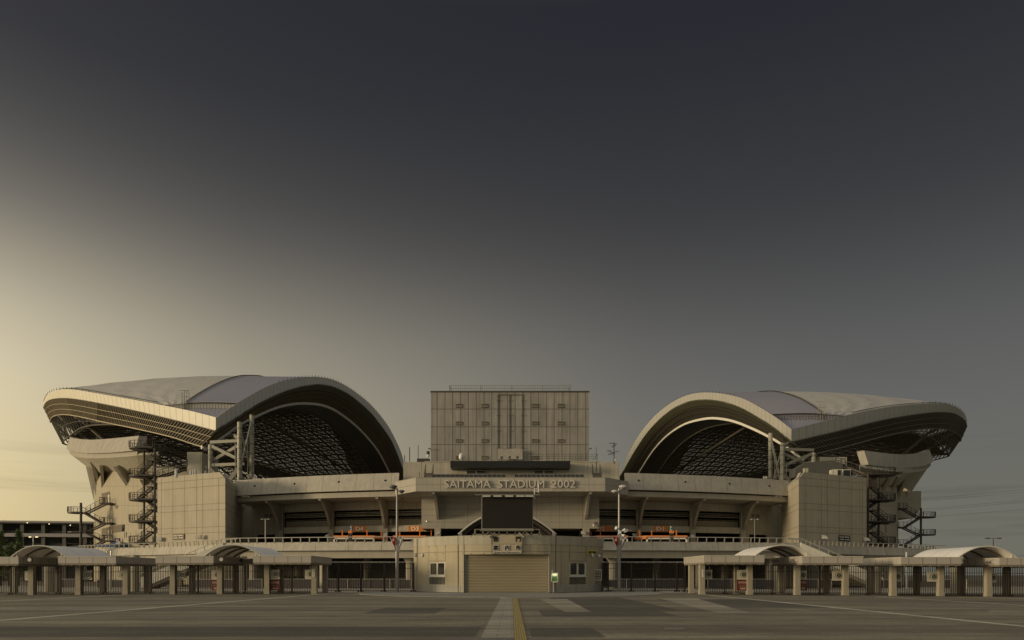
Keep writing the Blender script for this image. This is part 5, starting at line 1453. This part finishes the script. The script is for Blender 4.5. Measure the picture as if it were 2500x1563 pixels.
# square emblem boards hung on the gates
def board(px, py, Y, lab, w=.82, proto=[None]):
    x, _, z = P(px,py,Y)
    if proto[0] is None:
        r = thing('emblem_board',(x,Y,z),lab,'board','square emblem boards on the gates')
        MB().box(x-w/2,x+w/2,Y-.05,Y,z-.40,z+.40).done('panel','board_cream',r)
        cx_, cz_ = x+.11, z+.02
        m = MB(); m.tube((cx_,Y-.09,cz_),(cx_,Y-.04,cz_),.29,24); m.done('ring','emblem_dark',r)
        m = MB(); m.tube((cx_,Y-.11,cz_),(cx_,Y-.085,cz_),.26,24); m.done('ring_inner','board_cream',r)
        m = MB(); m.tube((cx_,Y-.13,cz_),(cx_,Y-.105,cz_),.19,24); m.done('disc','emblem_dark',r)
        m = MB()
        for a in (45,135): d = V((math.cos(R(a)),0,math.sin(R(a))))*.17; c = V((cx_,Y-.135,cz_)); m.beam(c-d,c+d,.012,.01)
        m.done('cross','board_cream',r)
        m = MB(); m.box(x-.36,x-.22,Y-.06,Y-.04,z+.31,z+.335); m.cbox((x-.26,Y-.06,z-.1),.03,.02,.03); m.cbox((x-.3,Y-.06,z-.02),.02,.02,.02); m.done('small_print','sign_ink',r)
        proto[0] = r; return r
    return copytree(proto[0],(x,Y,z),lab)
for px, py, Y, lab in ((73,1406,62.8,'emblem board half hidden behind the leftmost full column'),(214,1404.5,62.8,'emblem board right of the second column from the left edge'),(300,1405,62.8,'emblem board half hidden behind the third column from the left edge'),
    (443.5,1404.5,62.8,'emblem board under the canopy left of the second tent roof'),(528.5,1404,62.8,'emblem board above a half hidden red notice under the second tent roof'),(671.5,1402.5,62.8,'emblem board directly above the full red notice left of the booth'),(756.5,1402.5,62.8,'emblem board under the small arrow at the last left column'),
    (1726.5,1403,61.3,'emblem board under the white arrow sign right of the booth'),(1811.5,1403.5,61.3,'emblem board directly above the full red notice right of the booth'),(1957,1405,61.3,'emblem board above the half hidden red notice right of the booth'),
    (2043.5,1406,61.3,'emblem board beside the white stair parapet on the right'),(2188,1408.5,61.3,'emblem board half hidden by the fifth column right of the booth'),(2275.5,1408.5,61.3,'emblem board under the rightmost canopy with sunlit side'),(2420,1411,61.3,'emblem board half hidden by a column beneath the rightmost tent roof')):
    board(px,py,Y,lab)
def rednotice(px, Y, lab, proto=[None]):
    x, _, z = P(px,1428.5,Y); z0,z1 = z-.45,z+.45
    if proto[0] is None:
        r = thing('red_notice',(x,Y,z),lab,'notice','red notices below the emblem boards')
        MB().box(x-.41,x+.41,Y-.05,Y,z0,z1).done('panel','red_sign',r)
        m = MB(); rr = random.Random(2)
        for zc,h,u0,u1 in ((z+.24,.09,-.33,.33),(z+.13,.03,-.33,.33),(z-.27,.09,-.2,.25),(z-.37,.03,-.15,.2)):
            u = u0
            while u < u1: w_ = .035 if h>.05 else .02; m.box(x+u,x+u+w_,Y-.06,Y-.045,zc-h/2*(.6+.4*rr.random()),zc+h/2); u += w_*1.5
        m.done('letters','pink_ink',r)
        m = MB(); 
        for k in range(5): m.box(x-.28+k*.12,x-.22+k*.12,Y-.055,Y-.045,z-.15,z+.04)
        m.done('symbols','shade_reveal',r); proto[0] = r; return r
    return copytree(proto[0],(x,Y,z),lab)
rednotice(671.5,62.8,'full red notice with pale lettering left of the booth'); rednotice(528.5,62.8,'red notice half hidden by the column under the second tent roof')
rednotice(1812,61.3,'full red notice with pale lettering right of the booth'); rednotice(1957,61.3,'red notice half hidden by the third column right of the booth')
# narrow vertical plates on the two columns nearest the booth
for px, Y, yy, lab in ((765.5,62.4,1399,'narrow white vertical plate on the last column left of the booth'),(1716.5,60.9,1400,'narrow white vertical plate on the first column right of the booth')):
    x,_,z = P(px,yy,Y); r = thing('column_plate',(x,Y,z),lab,'sign'); MB().box(x-.09,x+.09,Y-.03,Y,z-.31,z+.31).done('plate','white_paint',r)
    m = MB()
    for k in range(7): zc = z+.24-k*.08; m.box(x-.035,x+.035,Y-.04,Y-.028,zc-.012,zc+.015); m.box(x-.012,x+.02,Y-.04,Y-.028,zc-.03,zc+.02)
    m.done('letters','sign_ink',r)
for px, Y, yy, d, lab in ((758,62.9,1385,-1,'small white left arrow on black above the last left emblem board'),(1731,61.4,1386.5,1,'small white right arrow on black above the first right emblem board')):
    x,_,z = P(px,yy,Y); r = thing('arrow_sign',(x,Y,z),lab,'sign'); MB().box(x-.16,x+.16,Y-.05,Y,z-.16,z+.16).done('board','sign_ink',r)
    m = MB(); m.beam((x-.05*d,Y-.07,z+.12),(x+.07*d,Y-.07,z),.04); m.beam((x+.07*d,Y-.07,z),(x-.05*d,Y-.07,z-.12),.04); m.done('arrow','white_paint',r)
# round floodlights on the canopy edges
def flood(px,py,Y,d,lab):
    x,_,z = P(px,py,Y); r = thing('floodlight',(x,Y,z),lab,'floodlight','round floodlights on the canopy fronts')
    MB().tube((x,Y+.25,z-.02),(x,Y-.05,z),.10,12,r2=.17).done('housing','lamp_dark',r); MB().tube((x,Y-.06,z),(x,Y-.09,z),.155,12).done('lens','lamp_white' if d else 'glass_dark',r); MB().box(x-.35,x,Y+.2,Y+.28,z-.05,z+.03).done('bracket','lamp_dark',r)
flood(73.5,1367,59.9,1,'pale round floodlight under the leftmost tent roof'); flood(541,1366,60.2,1,'pale round floodlight at the left of the second tent roof'); flood(590,1367.5,64,0,'dark round floodlight at the right of the second tent roof')
flood(1896,1369,62,0,'dark round floodlight at the left of the third tent roof'); flood(1943.5,1367,60.3,1,'pale round floodlight at the right of the third tent roof'); flood(2423,1372.5,60,1,'pale round floodlight under the rightmost tent roof')

# ---- things beyond the gates
def barrier(x0, x1, Y, lab, h=1.1):
    r = thing('crowd_barrier',((x0+x1)/2,Y,0),lab,'barrier','steel barriers under the deck'); m = MB()
    m.tube((x0,Y,h),(x1,Y,h),.04,6); m.done('top_rail','light_rail',r)
    n = max(2,int((x1-x0)/2.2)); m = MB()
    for k in range(n+1): x = lerp(x0,x1,k/n); m.tube((x,Y,0),(x,Y,h),.035,6)
    m.done('posts','light_rail',r)
    MB().box(x0,x1,Y+.1,Y+.13,.1,h-.1).done('panel','lamp_dark',r)
for k,(pa,pb,Y,lab) in enumerate(((110,185,88,'steel barrier seen through the leftmost gates'),(236,300,88,'steel barrier seen between the second and third left columns'),(462,640,88,'steel barrier under the white stair on the left'),(648,765,88,'steel barrier behind the red notice left of the booth'),(797,1004,88,'steel barrier behind the tall fence left of the booth'),
    (1484,1668,88,'steel barrier behind the tall fence right of the booth'),(1728,1900,88,'steel barrier behind the red notice right of the booth'),(1965,2030,88,'steel barrier under the white stair on the right'),(2115,2200,84,'steel barrier behind the fifth right column'),(2300,2360,84,'steel barrier seen beneath the rightmost tent roof'))):
    barrier(PX(pa,Y),PX(pb,Y),Y,lab)
for pa,pb,Y,lab in ((1486,1625,92,'row of white sandbags on the ground behind the right fence'),(1738,1868,90,'row of white sandbags behind the first right gates')):
    xa,xb = PX(pa,Y),PX(pb,Y); r = thing('sandbag_row',((xa+xb)/2,Y,0),lab,'sandbags'); n = int((xb-xa)/.42); rr = random.Random(4)
    for k in range(n): MB().ball((lerp(xa,xb,(k+.5)/n),Y,.62+.03*rr.random()),.24,.2,.14,6).done('sandbag','sandbag',r)
    MB().box(xa,xb,Y-.1,Y+.3,0,.5).done('plinth','lamp_dark',r)
for px,Y,lab in ((695,96,'dark potted shrub left of the dark column behind the red notice'),(725,96,'low dark shrub behind the last left gate bay')):
    x = PX(px,Y); r = thing('shrub',(x,Y,0),lab,'shrub'); m = MB(); rr = random.Random(px)
    for k in range(260):
        a,b_ = rr.random()*6.28, rr.random(); c = V((x+1.0*math.cos(a)*b_**.5,Y+.6*math.sin(a)*b_**.5,.7+.75*rr.random())); d = V((rr.uniform(-1,1),rr.uniform(-1,1),rr.uniform(-1,1)))*.13; e = V((rr.uniform(-1,1),rr.uniform(-1,1),rr.uniform(-1,1)))*.09
        m.quad(c-d,c-e,c+d,c+e)
    m.done('foliage','leaf',r); MB().box(x-.9,x+.9,Y-.4,Y+.4,0,.7).done('planter','plain_concrete',r)
# downpipes and tape-wrapped posts beyond the left gates
for px,Y,mm,lab in ((262,80,'plastic_white','white standing pipe beyond the third left gate'),(271,80,'light_rail','pale thin post beside the white pipe'),(2213,84,'plastic_white','white standing pipe beyond the fifth right gate')):
    x = PX(px,Y); r = MB().tube((x,Y,0),(x,Y,4.2),.10 if mm=='plastic_white' else .07,8).done('standpipe',mm,None,label=lab,category='pipe')
# wide pale round columns close behind the gates
for px,Y,w_,lab in ((590,79,.55,'thick round pale column seen under the second tent roof'),(1903,79,.6,'thick round pale column seen under the third tent roof'),(794,75,.22,'slim pale post right of the last left canopy'),(1687,74,.26,'slim pale post left of the first right canopy'),(2142,70,.3,'slim pale post in the fourth right bay'),(330,74,.4,'round brown column in the fourth left bay'),(122,74,.5,'round brown column in the leftmost bays'),(2330,74,.4,'round brown column beneath the rightmost tent roof')):
    x = PX(px,Y); MB().tube((x,Y,gz(x)-.1),(x,Y,3.6 if w_>.3 else 2.9),w_,16).done('round_column','gate_column',None,label=lab,category='column')
# ================================================================ tall lamp posts with banners beside the booth
def tall(px, Y, lab, mirror, blab):
    x = PX(px,Y); s = mirror; r = thing('street_lamp',(x,Y,0),lab,'street lamp','tall lamp posts beside the booth')
    m = MB(); m.tube((x,Y,.0),(x,Y,4.2),.17,10); m.tube((x,Y,4.2),(x,Y,PZ(1193,Y)),.12,10,r2=.085); m.done('pole','pole_grey',r)
    zt = PZ(1190,Y)
    MB().cbox((x,Y,4.1),.45,.3,.6).done('control_box','pole_grey',r)
    for dx,dz,k in ((-.34*s,.05,1.0),(.42*s,-.38,.8)):
        m = MB(); c = V((x+dx,Y-.1,zt+dz)); m.tube((x,Y,zt-.3),c,.05,6); m.ball(c,.40*k,.3*k,.17*k,10); m.done('lamp_head','lamp_dark' if s>0 else 'lamp_white',r)
        m = MB(); m.tube(c+V((0,0,-.14*k)),c+V((0,0,-.24*k)),.2*k,10); m.done('lens','lamp_dark',r)
    # a pair of furled pennants, red and silver
    for side, mm, nm in ((-1,'banner_red','red triangular pennant on the left of the %s' % blab),(1,'banner_silver','crumpled silver and black pennant on the right of the %s' % blab)):
        zt_, zb_ = PZ(1313,Y), PZ(1345,Y); n = 8
        rb = thing('pennant',(x+side*.3,Y-.1,zb_),nm,'banner','pennants on the tall lamp posts')
        m = MB(); rows = []
        for i in range(n+1):
            t = i/n; row = []
            for j in range(5):
                u = j/4; w_ = .50*(1-t)**.9+.02
                row.append((x+side*(.10+u*w_), Y-.12-.05*math.sin(u*7+t*5), lerp(zt_,zb_,t)+ .10*math.sin(u*2.5)*(1-t)))
            rows.append(row)
        m.slab(rows[::-1],(0,.02,0)); m.done('cloth',mm,rb)
        m = MB(); m.path([(x+side*(.10+(.50*(1-t)**.9+.02)), Y-.13, lerp(zt_,zb_,t)) for t in rng(0,1,6)],.02,4); m.done('hem','white_paint' if side<0 else 'lamp_dark',rb)
        if side>0 or True:
            m = MB(); m.cbox((x+side*.34,Y-.2,lerp(zt_,zb_,.22)),.16,.02,.12); m.beam((x+side*.22,Y-.2,lerp(zt_,zb_,.12)),(x+side*.44,Y-.2,lerp(zt_,zb_,.12)),.05); m.done('emblem','pink_ink' if side<0 else 'white_paint',rb)
    return x, Y
tall(969.5,69.0,'tall grey lamp post left of the booth with dark heads',1,'left lamp post')
xr_, yr_ = tall(1511.5,69.0,'tall grey lamp post right of the booth with pale heads',-1,'right lamp post')
r = thing('horn_speaker_cluster',(xr_,yr_,PZ(1308,yr_)),'cluster of white horn loudspeakers on the right lamp post','loudspeaker')
for dx,dz,ax in ((-.05,.45,(-.3,-.2,.1)),(.25,.30,(.3,-.2,.1)),(.42,.12,(.35,-.1,.25)),(.0,.05,(0,-.3,.1)),(.2,-.05,(.25,-.2,-.15))):
    c = V((xr_+dx,yr_-.15,PZ(1304,yr_)+dz)); MB().tube(c,c+V(ax),.06,10,r2=.16).done('horn','plastic_white',r)
MB().cbox((xr_,yr_-.05,PZ(1308,yr_)),.3,.3,.3).done('bracket','pole_grey',r)
# small cameras under the deck edge
for px,py,Y,lab in ((932,1293,121,'grey security camera pair right of the D4 sign'),(1535,1294,121,'grey security camera pair left of the D1 shelter')):
    x,_,z = P(px,py,Y); r = thing('security_camera',(x,Y,z),lab,'camera')
    MB().cbox((x,Y,z),.7,.1,.1).done('bracket','pole_grey',r)
    for d in (-.25,.25): MB().cbox((x+d,Y-.2,z-.1),.2,.4,.18).done('camera_body','pole_grey',r)
x,_,z = P(1450,1283,119.6); r = thing('security_camera',(x,119.6,z),'white dome camera low on the central wall beside D2','camera'); MB().ball((x,119.6,z),.22,.2,.3).done('dome','plastic_white',r); MB().cbox((x,119.8,z+.4),.12,.2,.4).done('bracket','pole_grey',r)
x,_,z = P(1041,1273,119.8); r = thing('wall_light',(x,119.8,z),'tiny bright light on the central wall above D3','lamp'); MB().ball((x,119.8,z),.08).done('bulb','lamp_glow',r); MB().cbox((x,119.95,z),.14,.2,.14).done('bracket','pole_grey',r)
# roof gear round the tower
x,_,z = P(1126.5,1115.5,121.6); r = thing('satellite_dish',(x,121.6,z),'white satellite dish at the foot of the tower','satellite dish')
m = MB(); rows = []
for i in range(4):
    t = i/3; rows.append([(x+.42*t*math.cos(a), 121.6-.35+.28*t*t+.1*t*math.cos(a), z+.62*t*math.sin(a)) for a in rng(0,2*math.pi,18)])
m.grid(rows); m.done('dish','white_paint',r,smooth_=True); MB().tube((x+.1,121.8,20.3),(x+.1,121.6,z),.06,6).done('mast','pillar_steel',r)
for px,lab in ((1225,'leftmost of three floodlights before the tarpaulin'),(1244.5,'middle of three floodlights before the tarpaulin'),(1263.5,'rightmost of three floodlights before the tarpaulin')):
    x,_,z = P(px,1117,121); r = thing('floodlight',(x,121,z),lab,'floodlight','floodlights before the tower'); MB().cbox((x,121,z),.42,.3,.35).done('housing','lamp_dark',r); MB().beam((x,121,z-.1),(x,121,20.2),.12).done('stand','lamp_dark',r)
MB().box(PX(1208,121),PX(1282,121),120.9,121.1,20.1,20.25).done('lamp_beam','pole_grey',None,label='thin steel beam carrying three floodlights under the tarpaulin',category='beam')
Y = 126.5; m = MB(); rows = []
rr = random.Random(11)
for j in range(10):
    rows.append([(lerp(PX(1215.5,Y),PX(1276,Y),i/16), Y-.2-.12*math.sin((i*.5+j*.9))*((j+1)/10)-.05*rr.random(), lerp(PZ(1122,Y),PZ(1096.5,Y),j/9)+(.05*math.sin(i*.8) if j in (0,9) else 0)) for i in range(17)])
m.grid(rows); m.done('tarpaulin','tarp_cloth',None,label='pale wrinkled tarpaulin hung at the foot of the tower',category='tarpaulin',smooth_=True)
def whip(px,y0,y1,Y,lab,r_=.05):
    x = PX(px,Y); MB().tube((x,Y,PZ(y1,Y)),(x,Y,PZ(y0,Y)),r_,6).done('lightning_rod','stair_steel',None,label=lab,category='mast')
whip(1021,1087,1130,125,'thin mast just left of the tower'); whip(1000,1092,1127,126,'dark mast at the right foot of the west arch',.07); whip(988,1112,1158,124,'short dark mast at the very end of the west arch',.06); whip(1455.5,1092,1155,122,'thin mast just right of the tower',.04)
Y=124.5; x = PX(1045,Y); r = thing('water_tank',(x,Y,20.3),'small dark tank and white can at the left foot of the tower','tank'); MB().box(PX(1018,Y),PX(1048,Y),Y,Y+1.5,19.5,PZ(1119.5,Y)).done('plinth','dark_rail',r); MB().tube((x,Y,PZ(1116,Y)),(x,Y,PZ(1110,Y)),.24,10).done('can','plastic_white',r); MB().tube((x,Y,PZ(1110,Y)),(x,Y,PZ(1102,Y)),.28,10).done('cap','stair_steel',r)
for px,lab,d in ((1048.5,'bracket lamp at the left edge of the tower',-1),(1441.5,'bracket lamp at the right edge of the tower',1)):
    x,_,z = P(px,1095.5,126.5); r = thing('bracket_lamp',(x,126.5,z),lab,'lamp'); MB().cbox((x,126.5,z),.42,.3,.14).done('lamp_head','lamp_dark',r); MB().beam((x-d*.1,126.8,z-.1),(x-d*.3,127,z-.2),.07).done('arm','lamp_dark',r)
# television aerial
Y = 122; r = thing('antenna',(PX(1499,Y),Y,PZ(1130,Y)),'branching television aerial right of the tower','antenna')
m = MB(); m.tube(P(1499,1132,Y),P(1499,1081,Y),.07,6); m.done('mast','dark_rail',r)
for y0,xa,xb,dy in ((1082,1487,1506,2),(1091,1494,1503,-4),(1107,1489,1510,-5),(1101,1483,1493,1),(1110,1485,1500,-3)):
    m = MB(); m.tube(P(xa,y0,Y),P(xb,y0+dy,Y),.035,5)
    for t in rng(0,1,6):
        p = V(P(lerp(xa,xb,t),lerp(y0,y0+dy,t),Y)); m.beam(p+V((0,-.5,-.22)),p+V((0,.5,.22)),.03)
    m.done('aerial','dark_rail',r)
x,_,z = P(1502,1124,Y); MB().ball((x,Y,z),.2,.1,.25).done('dish','plastic_white',r)
# fixtures dotted along the ring
for px,py,w_,lab in ((622,1168,6,'small white fittings at the foot of the west support tower'),(1868,1166,5,'white bracket at the foot of the east support tower')):
    Y=129.5; x,_,z = P(px,py,Y); r = thing('rail_fitting',(x,Y,z),lab,'fitting'); m = MB()
    for k in range(3): m.beam((x-.3+.3*k,Y,z-.3),(x-.3+.3*k,Y,z+.25),.07)
    m.beam((x-.3,Y,z),(x+.3,Y,z),.07); m.done('bars','white_paint',r)

# ================================================================ multi-storey car park on the left
def gp(px,py): return P(px,py,200)
cp = thing('parking_garage',(-150,214,0),'long three-storey concrete car park with dark open floors on the far left','building')
def Yg(x): return 199 + (x+165)*.17
Xg = [-175,-150,-130,-104]
def gband(z0,z1,name,mm,off=0,th=.8,dz=0):
    m = MB(); m.slab([[(x,Yg(x)+off,z0) for x in Xg],[(x,Yg(x)+off,z1) for x in Xg]],(0,th,0)); m.done(name,mm,cp)
gband(16.1,16.6,'roof_edge','garage_slab',-.5); gband(15.8,16.1,'roof_beam','garage_column',-.2)
gband(12.2,13.15,'floor_slab','garage_slab'); gband(8.9,9.7,'floor_slab','garage_slab'); gband(4.6,5.4,'floor_slab','garage_slab')
m = MB(); m.slab([[(x,Yg(x)+7,0) for x in Xg],[(x,Yg(x)+7,16.2) for x in Xg]],(0,.5,0)); m.done('back_wall','garage_dark',cp)
m = MB(); m.slab([[(x,Yg(x),16.2) for x in Xg],[(x,Yg(x)+40,16.2) for x in Xg]],(0,0,.3)); m.done('roof','garage_column',cp)
for k in range(14):
    x = -173+k*5.3; MB().box(x-.5,x+.5,Yg(x)+.5,Yg(x)+1.5,0,16).done('column','garage_column',cp)
    for z0 in (9.7,13.15,5.4): MB().box(x+1.6,x+2.4,Yg(x)+6.5,Yg(x)+7,z0,z0+2.1).done('door','stair_steel',cp)
for z0 in (9.7,13.15):
    for k in range(13): x = -173+k*5.3; MB().box(x+.5,x+4.8,Yg(x)+2.2,Yg(x)+2.4,z0,z0+.8).done('inner_parapet','garage_column',cp)
for px,py,lab in ((10,1273,'leftmost ceiling light in the car park'),(66.5,1276.5,'middle ceiling light in the car park'),(120,1279.5,'third ceiling light in the car park'),(171.5,1282.5,'ceiling light of the car park behind the zigzag stair')):
    Y = 203.5; x,_,z = P(px,py,Y); r = thing('ceiling_light',(x,Y,z),lab,'lamp','lit ceiling lights in the car park'); MB().ball((x,Y,z),.14).done('bulb','lamp_glow',r); MB().beam((x,Y,z),(x,Y,z+.5),.06).done('stem','lamp_dark',r)
# street lamps further away
lamppost(81.5,125,0,1311,'lit twin lamp between the conifers and the car park',None,.75,lit=True,r_=.11,polem='orange_pole' if 'orange_pole' in MATS else 'pole_grey')
lamppost(2425,105,0,1314,'dark twin lamp standing behind the rightmost tent roof',None,1.1,headm='lamp_dark',r_=.10,polem='lamp_dark')
# conifers
def conifer(px, Y, ytop, wpx, seed, lab):
    rr = random.Random(seed); x = PX(px,Y); zt = PZ(ytop,Y); w_ = wpx*Y/F/2
    r = thing('conifer_tree',(x,Y,0),lab,'tree','conifers at the left edge'); MB().tube((x,Y,0),(x,Y,zt-.3),.18,8,r2=.03).done('trunk','bark',r)
    m = MB(); m2 = MB()
    nb = 90
    for k in range(nb):
        t = (k+rr.random())/nb; z = 1.3+(zt-1.3)*t; L_ = w_*(1-t)**.75*rr.uniform(.65,1.12)+.12; a = rr.random()*6.28
        tip = V((x+L_*math.cos(a),Y+L_*math.sin(a),z+.25*L_)); b0 = V((x,Y,z-.2)); m2.beam(b0,tip,.04)
        for j in range(34):
            u = rr.uniform(.15,1.0); c = b0.lerp(tip,u)+V((rr.gauss(0,.17),rr.gauss(0,.17),rr.gauss(.06,.16))); d = V((rr.uniform(-1,1),rr.uniform(-1,1),rr.uniform(-.6,1))).normalized()*rr.uniform(.10,.2); e = V((rr.uniform(-1,1),rr.uniform(-1,1),rr.uniform(-1,1))).normalized()*.06
            m.quad(c-d,c-e,c+d,c+e)
    m.done('crown','leaf',r); m2.done('branches','bark',r)
conifer(2,108,1298,46,1,'conifer cut off by the left edge of the picture'); conifer(45.5,108,1296.5,42,2,'conifer standing clear before the car park'); conifer(23,104,1331,40,3,'low bushy conifer between the two taller ones')
# power lines on the right
for k,(ya,yb,lab) in enumerate(((1216,1195,'uppermost power line at the right'),(1221,1201,'second power line from the top at the right'),(1242,1219,'third power line from the top at the right'),(1246,1224,'fourth power line from the top at the right'),(1262,1242,'fifth power line from the top at the right'),(1360,1354,'lowest power line just above the rightmost tent roof'))):
    Y = 420; m = MB(); pts = []
    pa = 2250 if k<5 else 2440
    for i in range(13):
        t = i/12; px = lerp(pa-80,2580,t); pts.append(P(px, lerp(ya,yb,(px-pa)/(2500-pa)) + 2.0*(4*t*(1-t)), Y))
    m.path(pts,.055,4); m.done('power_line','wire',None,label=lab,category='power line',group='power lines crossing the right sky')
